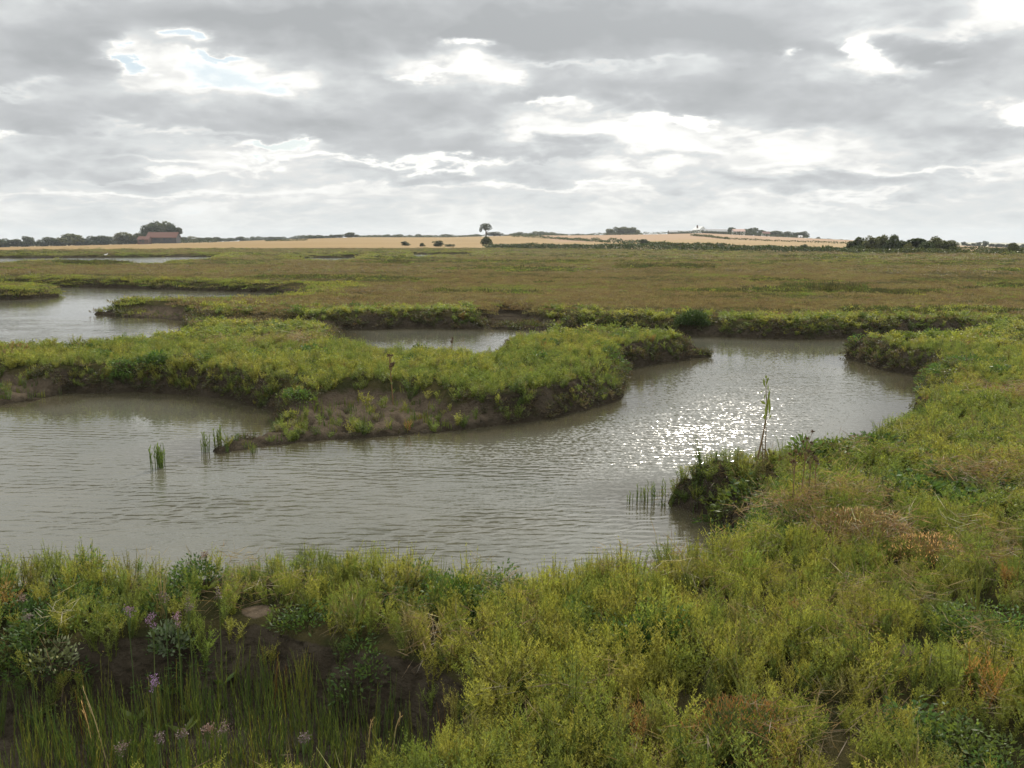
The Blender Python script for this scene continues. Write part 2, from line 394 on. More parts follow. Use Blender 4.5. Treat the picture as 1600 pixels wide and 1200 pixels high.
def mat_field():
    m, nt, out = new_mat('wheat'); L = nt.links
    pos = nt.nodes.new('ShaderNodeNewGeometry').outputs['Position']
    n1 = noise(nt, pos, .012, 5, .55); st = noise(nt, mapping(nt, pos, (.004, .09, 0), (0, 0, .25)), 1, 4, .6)
    c = mixc(nt, n1.step(.35, .65), (.205, .135, .046), (.23, .155, .058))
    c = mixc(nt, st.step(.4, .7) * .5, c, (.20, .13, .055))
    c = mixc(nt, noise(nt, pos, .6, 4, .6).step(.5, .8) * .3, c, (.17, .115, .05))
    sep = nt.nodes.new('ShaderNodeSeparateXYZ'); L.new(pos, sep.inputs[0])
    x = E(nt, sep.outputs[0]); y = E(nt, sep.outputs[1])
    # the upper field on the right is a pinker crop
    up = ((x * -.30) + y - 365).step(0, 12) * x.step(15, 22)
    c = mixc(nt, up * .8, c, (.24, .150, .085))
    p = nt.nodes.new('ShaderNodeBsdfPrincipled'); L.new(c, p.inputs['Base Color']); p.inputs['Roughness'].default_value = .9
    p.inputs['Specular IOR Level'].default_value = .1
    L.new(p.outputs[0], out.inputs[0]); return m

# ------------------------------------------------------------------ water
def gauss_px(X, Y, spots):
    v = np.zeros(X.shape)
    t = H / (-(X * 0) + 1)
    # pixel coordinates of water points, only to lay the wind patches out in the world once
    dx, dy, dz = X, Y, -H
    fwd = dy * CP - dz * SP; up = dy * SP + dz * CP
    fwd = np.where(fwd > .1, fwd, .1)
    px = 800 + F * dx / fwd; py = 600 - F * up / fwd
    for (cx, cy, sx, sy, a) in spots: v += a * np.exp(-((px - cx) / sx) ** 2 - ((py - cy) / sy) ** 2)
    return v
def build_water():
    az = R(1) * np.arange(-75, 75.01, .5); rr = [3.0]
    while rr[-1] < 236: rr.append(rr[-1] * 1.012)
    rr = np.array(rr); na, nr = len(az), len(rr)
    X = (rr[:, None] * np.sin(az)[None]).ravel(); Y = (rr[:, None] * np.cos(az)[None]).ravel()
    rip = .40 + gauss_px(X, Y, [(450, 850, 480, 120, .75), (850, 780, 260, 70, .3), (200, 640, 300, 45, -.45), (1250, 548, 260, 34, -.2), (650, 530, 170, 22, -.35), (850, 850, 350, 60, .3), (1100, 820, 120, 40, -.3), (150, 480, 260, 30, -.35), (1250, 560, 180, 22, -.25), (260, 730, 200, 30, .25)])
    spk = .06 + gauss_px(X, Y, [(1100, 650, 330, 70, .62), (950, 720, 240, 50, .45), (780, 800, 170, 40, .2), (620, 690, 200, 60, .08)])
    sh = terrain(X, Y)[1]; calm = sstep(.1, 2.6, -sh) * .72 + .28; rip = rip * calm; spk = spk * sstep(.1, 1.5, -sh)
    i = np.arange(nr - 1)[:, None] * na; j = np.arange(na - 1)[None]
    Fq = np.stack([i + j, i + j + 1, i + na + j + 1, i + na + j], -1).reshape(-1, 4)
    m, nt, out = new_mat('murky_creek_water'); L = nt.links
    pos = nt.nodes.new('ShaderNodeNewGeometry').outputs['Position']
    ripa = E(nt, attr(nt, 'ripple').outputs['Fac']); spa = E(nt, attr(nt, 'sparkle').outputs['Fac'])
    patch = noise(nt, mapping(nt, pos, (.5, 1., 1)), .8, 3, .5).step(.3, .7)
    def waves(rot, sc, dist, det):
        w = nt.nodes.new('ShaderNodeTexWave'); w.wave_type = 'BANDS'; w.bands_direction = 'Y'; w.wave_profile = 'SIN'
        L.new(mapping(nt, pos, (1, 1, 1), (0, 0, rot)), w.inputs['Vector'])
        w.inputs['Scale'].default_value = sc; w.inputs['Distortion'].default_value = dist
        w.inputs['Detail'].default_value = det; w.inputs['Detail Scale'].default_value = 1.3
        return E(nt, w.outputs['Fac'])
    w1 = waves(.12, 1.75, 5.0, 2.5); w2 = waves(-.22, 2.6, 6.0, 2)
    n1 = noise(nt, mapping(nt, pos, (2.2, 6., 1), (0, 0, .1)), 1.0, 4, .55)
    n2 = noise(nt, mapping(nt, pos, (8., 15., 1), (0, 0, -.1)), 1.0, 3, .6)
    n3 = noise(nt, mapping(nt, pos, (22., 34., 1)), 1.0, 2, .5)
    h = (w1 * .6 + w2 * .35) * patch * ripa * .016 + n1 * ripa * .022 + n2 * .006 * (ripa * .6 + spa * .5)
    dw = noise(nt, pos, .5, 3, .5)
    c = mixc(nt, dw.step(.3, .7), (.078, .078, .058), (.092, .089, .066))
    shl_refl = E(nt, attr(nt, 'shallow_reflect').outputs['Fac']); c = mixc(nt, shl_refl.step(.0, 1.) * .8, c, (.040, .034, .018))  # clear shallows, with the dark bank reflection put into the colour
    p = nt.nodes.new('ShaderNodeBsdfPrincipled'); L.new(c, p.inputs['Base Color'])
    L.new((spa * .16 + .04).k, p.inputs['Roughness']); p.inputs['IOR'].default_value = 1.333
    def jitter(scl, k):
        nn = nt.nodes.new('ShaderNodeTexNoise'); nn.inputs['Scale'].default_value = 1; nn.inputs['Detail'].default_value = 1.5
        L.new(mapping(nt, pos, scl, (0, 0, -.08)), nn.inputs['Vector'])
        s1 = nt.nodes.new('ShaderNodeVectorMath'); s1.operation = 'SUBTRACT'; L.new(nn.outputs['Color'], s1.inputs[0]); s1.inputs[1].default_value = (.5, .5, .5)
        s2 = nt.nodes.new('ShaderNodeVectorMath'); s2.operation = 'MULTIPLY'; L.new(s1.outputs[0], s2.inputs[0]); s2.inputs[1].default_value = (.7, 1, 0)
        s3 = nt.nodes.new('ShaderNodeVectorMath'); s3.operation = 'SCALE'; L.new(s2.outputs[0], s3.inputs[0]); L.new(k.k, s3.inputs['Scale']); return s3.outputs[0]
    b0 = bump(nt, h, 1.0, 1.0)
    a1 = nt.nodes.new('ShaderNodeVectorMath'); L.new(b0, a1.inputs[0]); L.new(jitter((22, 14, 1), spa * .78 + .02), a1.inputs[1])
    a2 = nt.nodes.new('ShaderNodeVectorMath'); L.new(a1.outputs[0], a2.inputs[0]); L.new(jitter((3.2, 5.5, 1), ripa * .16), a2.inputs[1])
    a3 = nt.nodes.new('ShaderNodeVectorMath'); a3.operation = 'NORMALIZE'; L.new(a2.outputs[0], a3.inputs[0])
    L.new(a3.outputs[0], p.inputs['Normal']); L.new(p.outputs[0], out.inputs[0])
    me = mesh_np('water', np.stack([X, Y, X * 0], 1), Fq, [m], {'ripple': ('POINT', 'FLOAT', np.clip(rip, 0, 1.5)), 'sparkle': ('POINT', 'FLOAT', np.clip(spk, 0, 2)), 'shallow_reflect': ('POINT', 'FLOAT', sstep(-1.6, .0, sh))})
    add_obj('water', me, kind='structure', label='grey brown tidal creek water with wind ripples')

# ------------------------------------------------------------------ marsh plants (stuff, instanced)
M_TINT = foliage_mat('saltmarsh_leaf', None)
def seablite(seed, stems=6, h=.33, per=30, leaf=.021, lw=.0046, spread=.40, side=5):
    g = Leaves()
    for k in range(stems):
        a = RNG.uniform(0, 6.283); tilt = RNG.uniform(.05, spread) if k else .03; L = h * RNG.uniform(.6, 1.0) * (1 - .35 * tilt)
        d = np.array([math.cos(a) * math.sin(tilt), math.sin(a) * math.sin(tilt), math.cos(tilt)])
        b = np.array([math.cos(a), math.sin(a), 0]) * RNG.uniform(0, .03); b[2] = -.02
        curve = np.array([0, 0, .25 * L * math.sin(tilt)])
        f = lambda t: b + d * L * t + curve * t * t
        g.tube([f(0), f(.5), f(.97)], [.0028, .0022, .0008], 3, (.75, .7, .6))
        axes = [(f, .12, 1., per)]
        for q in range(side):
            t0 = RNG.uniform(.25, .75); a2 = RNG.uniform(0, 6.283); l2 = L * (1 - t0) * RNG.uniform(.5, .85)
            d2 = unit(np.array([math.cos(a2) * .75, math.sin(a2) * .75, 1.])); p0 = f(t0)
            axes.append((lambda t, p0=p0, d2=d2, l2=l2: p0 + d2 * l2 * t, .05, 1., max(5, int(per * .45))))
        for ff, t0, t1, n in axes:
            t = np.linspace(t0, t1, n) + RNG.uniform(-.02, .02, n)
            P = np.array([ff(v) for v in t]); an = np.arange(n) * 2.4 + RNG.uniform(0, 6)
            up = .38 + .75 * t
            D = unit(np.stack([np.cos(an), np.sin(an), up], 1) + RNG.normal(0, .12, (n, 3)))
            g.blades(P, D, leaf * (1.15 - .5 * t) * RNG.uniform(.7, 1.2, n), lw, kite=False)
    return g
def glasswort(seed, stems=5, h=.34, r=.05, w=.0042):
    g = Leaves()
    for k in range(stems):
        b = np.array([RNG.uniform(-r, r), RNG.uniform(-r, r), -.03]); L = h * RNG.uniform(.55, 1.05)
        lean = RNG.normal(0, .06, 2); d = np.array([lean[0], lean[1], 1.])
        pts = [b + d * L * t for t in (0, .33, .66, 1)]
        sh = (1, 1, 1) if RNG.random() > .2 else (1.25, .95, .7)
        g.tube(pts, [w * .55, w * .5, w * .42, w * .2], 3, sh)
        n = RNG.integers(8, 14); t = np.linspace(.18, .9, n)
        an = np.where(np.arange(n) % 2 == 0, 0, math.pi) + RNG.uniform(0, 6) + np.arange(n) * .8
        P = b + d * (L * t)[:, None]; D = unit(np.stack([np.cos(an) * .33, np.sin(an) * .33, np.ones(n)], 1))
        g.blades(P, D, L * .26 * (1.1 - t), w * .9, RNG.uniform(.8, 1.25, n))
    return g
def purslane(seed, n=170, h=.22, r=.14, leaf=.035, lw=.013):
    g = Leaves()
    rad = r * np.sqrt(RNG.uniform(0, 1, n)); an = RNG.uniform(0, 6.283, n); zz = h * (1 - (rad / r) ** 2 * .6) * RNG.uniform(.25, 1., n)
    P = np.stack([rad * np.cos(an), rad * np.sin(an), zz], 1)
    D = unit(np.stack([np.cos(an), np.sin(an), RNG.uniform(.2, 1.4, n)], 1) + RNG.normal(0, .5, (n, 3)))
    g.blades(P, D, leaf * RNG.uniform(.6, 1.2, n), lw, kite=True)
    for k in range(8):
        i = RNG.integers(0, n); g.tube([(P[i, 0] * .3, P[i, 1] * .3, -.02), P[i]], [.002, .001], 3, (.7, .6, .5))
    return g
def mat_tuft(seed, n=260, r=.5, h=.24, leaf=.07, lw=.02, up=1.2, lean=.5):
    g = Leaves()
    rad = r * np.sqrt(RNG.uniform(0, 1, n)); an = RNG.uniform(0, 6.283, n)
    lump = .55 + .45 * vn(rad * np.cos(an) / (r * .35) + seed, rad * np.sin(an) / (r * .35), seed)
    zz = h * (1 - .3 * (rad / r) ** 2) * lump * RNG.uniform(.15, .85, n)
    P = np.stack([rad * np.cos(an), rad * np.sin(an), zz], 1)
    D = unit(np.stack([RNG.normal(0, lean, n), RNG.normal(0, lean, n), np.full(n, up)], 1))
    g.blades(P, D, leaf * RNG.uniform(.6, 1.4, n), lw, kite=True)
    return g
def straw(seed, n=60, r=.18, w=.004):
    g = Leaves()
    an = RNG.uniform(0, 6.283, n); P = np.stack([RNG.uniform(-r, r, n), RNG.uniform(-r, r, n), RNG.uniform(.0, .10, n)], 1)
    D = unit(np.stack([np.cos(an), np.sin(an), RNG.normal(.1, .25, n)], 1))
    g.blades(P, D, RNG.uniform(.06, .2, n), w, kite=True); return g
def blade_tuft(seed, n=14, h=.35):
    g = Leaves()
    for k in range(n):
        a = RNG.uniform(0, 6.283); l = h * RNG.uniform(.5, 1.1); o = RNG.uniform(.1, .5) * l
        c = np.array([math.cos(a), math.sin(a), 0]); b = c * .01
        pts = np.array([b, b + c * o * .15 + [0, 0, l * .4], b + c * o * .5 + [0, 0, l * .8], b + c * o + [0, 0, l]])
        g.tube(pts, [.003, .003, .002, .0005], 3, (RNG.uniform(.8, 1.2),) * 3)
    return g

def scatter(name, sources, P, rot, scl, var, tint, label, cat='marsh plants'):
    n = len(P)
    me = mesh_np(name, P, [], [], {'rotv': ('POINT', 'FLOAT_VECTOR', rot), 'sclv': ('POINT', 'FLOAT_VECTOR', scl),
        'variant': ('POINT', 'INT', var), 'tint': ('POINT', 'FLOAT_COLOR', np.concatenate([tint, np.ones((n, 1))], 1))})
    o = add_obj(name, me, kind='stuff', label=label, category=cat)
    ng = bpy.data.node_groups.new(name + '_scatter', 'GeometryNodeTree')
    ng.interface.new_socket('Geometry', in_out='INPUT', socket_type='NodeSocketGeometry')
    ng.interface.new_socket('Geometry', in_out='OUTPUT', socket_type='NodeSocketGeometry')
    N = ng.nodes.new; L = ng.links.new
    gi = N('NodeGroupInput'); go = N('NodeGroupOutput'); iop = N('GeometryNodeInstanceOnPoints'); j = N('GeometryNodeJoinGeometry')
    for k, g in enumerate(sources):
        so = bpy.data.objects.new(name + '_kind', g)
        oi = N('GeometryNodeObjectInfo'); oi.inputs['Object'].default_value = so; oi.inputs['As Instance'].default_value = False
        ti = N('GeometryNodeGeometryToInstance'); L(oi.outputs['Geometry'], ti.inputs[0]); L(ti.outputs[0], j.inputs[0])
    def na(nm, t):
        a = N('GeometryNodeInputNamedAttribute'); a.data_type = t; a.inputs['Name'].default_value = nm; return a.outputs[0]
    m2p = N('GeometryNodeMeshToPoints'); L(gi.outputs[0], m2p.inputs[0])
    L(m2p.outputs[0], iop.inputs['Points']); L(j.outputs[0], iop.inputs['Instance']); iop.inputs['Pick Instance'].default_value = True
    L(na('variant', 'INT'), iop.inputs['Instance Index']); 
    e2r = N('FunctionNodeEulerToRotation'); L(na('rotv', 'FLOAT_VECTOR'), e2r.inputs[0]); L(e2r.outputs[0], iop.inputs['Rotation'])
    L(na('sclv', 'FLOAT_VECTOR'), iop.inputs['Scale']); L(iop.outputs[0], go.inputs[0])
    md = o.modifiers.new('scatter', 'NODES'); md.node_group = ng
    return o

def sample_annulus(r0, r1, dens, half=38):
    A = R(2 * half) * .5 * (r1 * r1 - r0 * r0); n = int(A * dens)
    r = np.sqrt(RNG.uniform(r0 * r0, r1 * r1, n)); a = R(1) * RNG.uniform(-half, half, n)
    return r * np.sin(a), r * np.cos(a)
def near_px(X, Y, z, spots):
    """strength of hand-placed patches (px, py, radius in metres)"""
    v = np.zeros(X.shape)
    for px, py, rad in spots:
        cx, cy = at(px, py, z); v = np.maximum(v, np.exp(-((X - cx) ** 2 + (Y - cy) ** 2) / rad ** 2))
    return v
YG = np.array([.31, .315, .066]); GR = np.array([.170, .225, .050]); DG = np.array([.055, .105, .030]); RD = np.array([.30, .13, .065]); OL = np.array([.20, .175, .085]); BR = np.array([.155, .115, .070]); DK = np.array([.066, .070, .034])

def build_plants():
    rings = [(1.2, 5.5, 105), (5.5, 9, 105), (9, 15, 85), (15, 24, 52), (24, 40, 20), (40, 70, 8.0), (70, 120, 3.4), (120, 250, 1.1)]
    X = []; Y = []; K = []
    for k, (a, b, d) in enumerate(rings):
        x, y = sample_annulus(a, b, d); X.append(x); Y.append(y); K.append(np.full(len(x), k))
    X = np.concatenate(X); Y = np.concatenate(Y); K = np.concatenate(K); r = np.hypot(X, Y); n = len(X)
    z, s, mud, hol, cup = terrain(X, Y)
    U = RNG.uniform(0, 1, n)
    nz = fbm(X, Y, 1.1, 3, 61); nz2 = fbm(X, Y, .45, 2, 62); nb = fbm(X, Y, 5, 3, 63)
    bare = np.zeros(n)
    for (bx, by), br in BARE: bare = np.maximum(bare, sstep(br, br * .55, np.hypot(X - bx, Y - by)))
    promo = near_px(X, Y, .2, [(1060, 775, .35), (1090, 765, .4), (1120, 770, .5), (1150, 780, .5), (1180, 770, .5), (1120, 800, .35)])
    edge = -.12 * promo + .05 + .08 * nz + .05 * sstep(15, 40, r)
    land = (s > edge) & ((z > .02 + .34 * RNG.uniform(0, 1, n) ** 1.8 + .12 * nz - promo - .4 * (fbm(X, Y, 2.2, 2, 64) > .05)) | (mud > .3) | (hol > .3)) & (np.hypot(X, Y) < np.interp(np.interp(np.degrees(np.arctan2(X, Y)), AZ_TAB, PX_TAB), DFX, DFY) - 1)
    keep = land & (U > mud * .93) & (hol < .04 + .8 * (RNG.uniform(0, 1, n) < .42 + .3 * (nz > .1))) & (RNG.uniform(0, 1, n) > bare * .93) & (cup < .15 + .2 * U)
    keep &= ~((nz2 > .30) & (nz > .22) & (r < 10) & (U < .6))       # small gaps near the camera
    brown = sstep(21, 33, r + 4 * fbm(X, Y, 9, 3, 51)) * sstep(1.0, 3.2, s + 1.2 * fbm(X, Y, 5, 3, 52))
    isb = keep & (RNG.uniform(0, 1, n) < brown)
    dl = np.full(n, -9.)
    for q, dp in CUPS[:6]: dl = np.maximum(dl, sdist(q, X, Y))
    streak = fbm(X * .38, Y, 5.5, 4, 65) + .15 * fbm(X, Y, 1.2, 2, 66)
    scrub = isb & ((dl > -.2) | (streak > .30)) & (r > 26); isb &= ~scrub
    dark_spots = near_px(X, Y, .6, [(710, 925, .3), (1260, 700, .45), (1330, 685, .4), (1480, 755, .4), (820, 640, .6), (780, 625, .6), (1100, 750, .5), (1150, 750, .45), (1000, 545, .8),
        (1350, 560, .7), (1440, 560, .8), (300, 1010, .3), (60, 960, .35), (1010, 990, .15), (900, 965, .12), (1000, 1000, .2), (1170, 790, .35), (1210, 810, .3), (540, 605, .4), (1500, 955, .2), (230, 990, .25)])
    pur = keep & ~isb & (((nz + .35 * nz2 + .12 * nb) > .60) | (RNG.uniform(0, 1, n) < dark_spots * .9)) & (r < 45)
    sea = keep & ~isb & ~pur
    # samphire in the wet hollow and along low shores
    gl = (~sea & ~pur & ~isb) & (s > .02) & (((hol > .5) & (RNG.uniform(0, 1, n) < .62 + .4 * (nz2 > 0))) | ((mud > .4) & (RNG.uniform(0, 1, n) < .10 + .45 * (nz > .18))))
    tipspot = near_px(X, Y, .0, [(1005, 778, .35), (1030, 772, .3), (1060, 792, .3), (985, 772, .2), (395, 702, .1), (440, 660, .4), (670, 665, .35), (690, 668, .35), (1100, 800, .3), (1120, 812, .3)])
    gl |= (s > -.35) & ~sea & ~pur & ~isb & (RNG.uniform(0, 1, n) < tipspot * .75) & (r < 22)
    def var_tint(sel, cols, wts, jit=.14):
        m = sel.sum(); c = np.zeros((m, 3)); w = np.stack(wts, 1); w = np.clip(w, 0, None) + 1e-6; w /= w.sum(1, keepdims=True)
        pick = (RNG.uniform(0, 1, (m, 1)) > np.cumsum(w, 1)).sum(1).clip(0, len(cols) - 1)
        c = .65 * np.array(cols)[pick] + .35 * (w @ np.array(cols))
        return c * RNG.uniform(1 - jit, 1 + jit, (m, 1)) * RNG.uniform(.95, 1.05, (m, 3))
    def rots(m, tilt=.12): return np.stack([RNG.normal(0, tilt, m), RNG.normal(0, tilt, m), RNG.uniform(0, 6.283, m)], 1)
    def go(name, sel, srcs, h, wid, cols, wts, label, cat, tilt=.12, dz=-.01):
        idx = np.nonzero(sel)[0]; m = len(idx)
        if m == 0: return
        t = var_tint(sel, cols, [w[idx] if np.ndim(w) else np.full(m, float(w)) for w in wts])
        P = np.stack([X[idx], Y[idx], z[idx] + dz], 1)
        hh = (h[idx] if np.ndim(h) else np.full(m, h)) * RNG.uniform(.75, 1.2, m); ww = (wid[idx] if np.ndim(wid) else np.full(m, wid)) * RNG.uniform(.8, 1.2, m)
        scatter(name, srcs, P, rots(m, tilt), np.stack([ww, ww, hh], 1), RNG.integers(0, len(srcs), m), t, label, cat)
        print(name, m)
    # height falls off towards the banks and varies in lumps
    hf = .90 + .30 * fbm(X, Y, .9, 2, 71) + .30 * fbm(X, Y, .33, 2, 72) + .35 * (RNG.uniform(0, 1, n) < .10); hf *= 1 - .35 * sstep(.3, .05, z) * (mud < .3)
    redp = sstep(.40, .62, fbm(X, Y, .7, 3, 73)); grp = sstep(-.25, .35, fbm(X, Y, 1.7, 3, 74) + .8 * (r > 9) * .25)
    yel = 1.25 - grp * .75
    dkp = .15 + .5 * sstep(.0, .5, fbm(X, Y, .8, 3, 78)) + 1.6 * sstep(.38, .15, z)
    S1 = [seablite(i).mesh('seablite_a', M_TINT) for i in range(6)]
    S2 = [seablite(i, 7, .30, 14, .034, .009, .45, 2).mesh('seablite_b', M_TINT) for i in range(5)]
    S3 = [seablite(i, 8, .30, 7, .06, .02, .5, 1).mesh('seablite_c', M_TINT) for i in range(5)]
    cols = [YG, GR, DG, RD, OL]; W = [yel, .50 + grp * .9, dkp * .6, redp * .18 + .008, np.full(n, .12)]
    L1 = 'fluffy yellow green saltmarsh bushes carpeting the near bank'; 
    go('marsh_plants', sea & (K <= 1), S1, hf, hf * .9, cols, W, L1, 'marsh plants')
    go('marsh_plants', sea & (K >= 2) & (K <= 3), S2, hf * .85, hf * 1.15, cols, W, 'yellow green saltmarsh bushes around the creek pool', 'marsh plants')
    go('marsh_plants', sea & (K >= 4) & (K < 5), S3, hf * .8, hf * 1.5, cols, W, 'green saltmarsh growth on the banks across the creek', 'marsh plants')
    G1 = [mat_tuft(i, 150, .42, .26, .09, .028) for i in range(5)]
    G1 = [g.mesh('edge_tuft', M_TINT) for g in G1]
    wf = np.select([K == 4, K == 5, K == 6, K == 7], [.8, 1.2, 1.9, 3.4], 1.)
    hfar = np.select([K == 4, K == 5, K == 6, K == 7], [.85, .95, 1.05, 1.25], 1.) * (.85 + .35 * fbm(X, Y, 3, 2, 75))
    go('marsh_plants', sea & (K >= 5), G1, hfar, wf, [YG * .8, GR * .95, DK, OL], [.35 + .4 * (nz > 0), .8, .25, .5], 'mid green plants along the far creek edges', 'marsh plants')
    B1 = [mat_tuft(i + 9, 230, .42, .22, .085, .022, 1.3, .45).mesh('brown_tuft', M_TINT) for i in range(5)]
    gpat = sstep(.2, .6, fbm(X, Y, 7, 3, 76)); dpat = sstep(.15, .55, fbm(X * .4, Y, 4, 3, 77))
    farg = sstep(60, 150, r)
    go('marsh_grass', isb, B1, hfar * .85, wf * (1 + .4 * (K <= 4)), [BR, OL, GR * .85, DK], [1.3 - .6 * farg - .6 * gpat, .8 * np.ones(n), .08 + 1.2 * gpat + .15 * farg, .10 + 2.8 * dpat], 'brown and olive low growth over the wide marsh', 'marsh plants')
    go('marsh_scrub', scrub, G1, hfar * (1.25 + .5 * (dl > -.2)), wf * .95, [DK * .75, DG, OL * .6, GR * .6], [1.3, .25, .5, .25], 'dark low scrub lines threading the wide brown marsh', 'marsh plants')
    # ragged growth clothing the bank faces, sampled along the shores only
    bx = []; by = []
    for a, b, d in ((4, 12, 260), (12, 26, 150), (26, 45, 60), (45, 75, 22)):
        u, v = sample_annulus(a, b, d); bx.append(u); by.append(v)
    bx = np.concatenate(bx); by = np.concatenate(by); bz, bs, bm, bh, bc = terrain(bx, by); br_ = np.hypot(bx, by)
    k = (bs > .03) & (bs < .85) & (bz > .03) & (bz < .46) & (bm < .5) & (RNG.uniform(0, 1, len(bx)) < .62 + .35 * fbm(bx, by, 1.5, 2, 91)) & ((bh < .05) | (bh > .2))
    bx, by, bz, br_, bs = bx[k], by[k], bz[k], br_[k], bs[k]; m = len(bx)
    BG = [mat_tuft(i + 30, 60, .11, .10, .045, .012, .5, 1.0).mesh('bank_growth', M_TINT) for i in range(5)]
    tt = np.array([DK * .9, DK * 1.3, np.array([.085, .066, .042]), GR * .6, np.array([.12, .10, .065])])[RNG.choice(5, m, p=[.3, .2, .25, .13, .12])] * RNG.uniform(.7, 1.2, (m, 1))
    sc = RNG.uniform(.6, 1.25, m) * np.clip(br_ / 16, .8, 2.4)
    scatter('bank_growth', BG, np.stack([bx, by, bz - .01], 1), rots(m, .5), np.stack([sc, sc, sc], 1), RNG.integers(0, 5, m), tt, 'dark ragged growth and roots clothing the creek bank faces'); print('bank', m)
    DS = [straw(i, 26, .12, .0032).mesh('dead_stem', M_TINT) for i in range(5)]
    z2 = z.copy(); ds = sea & (r < 13) & (RNG.uniform(0, 1, n) < .05 + .22 * (nb * 1.2 + nz2 > .45)); z[:] = z + ds * RNG.uniform(.03, .22, n)
    go('dead_stems_and_glints', ds, DS, 1.2, 1.0, [np.array([.16, .11, .065]), np.array([.26, .21, .13]), np.array([.5, .48, .42])], [1., .5, .06], 'dead brown stems and litter with painted pale leaf glints among the near plants', 'dead stems', .5)  # palest tint paints glossy leaf glints; the browns are dead stems
    z[:] = z2
    P1 = [purslane(i).mesh('purslane', M_TINT) for i in range(4)]; P2 = [purslane(i, 80, .22, .17, .06, .026).mesh('purslane_far', M_TINT) for i in range(4)]
    go('sea_purslane', pur & (K <= 1), P1, hf, 1.0, [DG, GR * .7, DG * 1.4], [1., .6, .5], 'dark green broad leaved patches among the yellow bushes', 'marsh plants')
    go('sea_purslane', pur & (K >= 2), P2, hf, 1.25, [DG, GR * .7, DG * 1.4, BR * .6], [.9, .7, .5, .3], 'dark green leafy patches beside the creek', 'marsh plants')
    GW = [glasswort(i).mesh('samphire', M_TINT) for i in range(6)]; GW2 = [glasswort(i, 6, .3, .08, .008).mesh('samphire_far', M_TINT) for i in range(4)]
    gcols = [GR * .85, DG * 1.3, YG * .8, RD * .8]; gw = [1., .7, .35, .07]
    go('samphire', gl & (r < 9), GW, 1.12, 1.0, gcols, gw, 'upright green samphire stems standing in the wet hollow', 'samphire', .07)
    go('samphire', gl & (r >= 9), GW2, .55, .8, gcols, gw, 'sparse samphire stems on the low mud shore', 'samphire', .07)
    ST = [straw(i).mesh('straw', M_TINT) for i in range(5)]
    deb = near_px(X, Y, .65, [(1330, 780, .35), (1380, 800, .3), (1430, 830, .35), (1480, 850, .3), (1500, 870, .25), (1380, 712, .3), (1470, 722, .35), (1560, 740, .4), (1520, 728, .3), (490, 527, .6), (400, 530, .6), (1145, 850, .12), (1150, 838, .12), (1570, 610, .5), (1400, 1030, .2), (1240, 800, .3)])
    sd = keep & (r < 30) & (RNG.uniform(0, 1, n) < deb * .5) & (fbm(X, Y, .35, 3, 79) > -.1)
    z2 = z.copy(); z[:] = z + sd * np.where(r < 12, .17, .10)
    go('dry_straw', sd, ST, 1.2, np.where(r < 12, 1., 1.8), [np.array([.30, .215, .13]), np.array([.17, .11, .065]), np.array([.42, .35, .25])], [.6, 1., .12], 'bleached tangled straw caught on the low plants', 'dry straw', .25)
    z[:] = z2
    BT = [blade_tuft(i).mesh('grass_tuft', M_TINT) for i in range(4)]
    gt = keep & (K <= 2) & (U > .985)
    go('grass', gt, BT, 1.0, 1.0, [GR, YG * .8, np.array([.35, .29, .16])], [1, .7, .4], 'thin grass blades among the near plants', 'grass')

# ------------------------------------------------------------------ trees
M_FOL = foliage_mat('tree_leaf', (.050, .072, .026), .25)
M_FOL2 = foliage_mat('willow_leaf', (.085, .105, .045), .25)
M_BARK = plain_mat('bark', (.09, .07, .05))
def crown_mesh(name, lobes, n, leaf, mat, gap=.0):
    g = Leaves(); lobes = np.array(lobes, float); vol = lobes[:, 3] * lobes[:, 4]; c = RNG.choice(len(lobes), n, p=vol / vol.sum())
    D = unit(RNG.normal(size=(n, 3))); q = RNG.uniform(.55, 1.05, n)[:, None]
    P = lobes[c, :3] + D * q * np.stack([lobes[c, 3], lobes[c, 3], lobes[c, 4]], 1)
    dd = unit(D + RNG.normal(0, .6, (n, 3)))
    g.blades(P, dd, leaf * RNG.uniform(.6, 1.5, n), leaf * .8, RNG.uniform(.6, 1.4, n), kite=True)
    return g.mesh(name, mat)
def trunk_mesh(name, h, r, limbs):
    g = Leaves(); g.tube([(0, 0, -.4), (.02 * h, 0, h * .35), (0, .01 * h, h * .7)], [r, r * .75, r * .35], 7, (1, 1, 1))
    for a, t, l, e in limbs:
        p = np.array([0, 0, h * t]); d = np.array([math.cos(a), math.sin(a), e]) * l
        g.tube([p, p + d * .5 + [0, 0, .02 * h], p + d], [r * .45, r * .3, r * .1], 5, (1, 1, 1))
    return g.mesh(name, M_BARK)
def lobes_round(n, w, z0, z1, lr, seed):
    rs = np.random.default_rng(seed); out = []
    for k in range(n):
        a = rs.uniform(0, 6.28); t = rs.uniform(0, 1); rad = w * math.sqrt(rs.uniform(0, 1)) * math.sin(math.pi * (.2 + .7 * t)) ** .7
        out.append((rad * math.cos(a), rad * math.sin(a), z0 + (z1 - z0) * t, lr * rs.uniform(.7, 1.25), lr * rs.uniform(.6, 1.)))
    return out
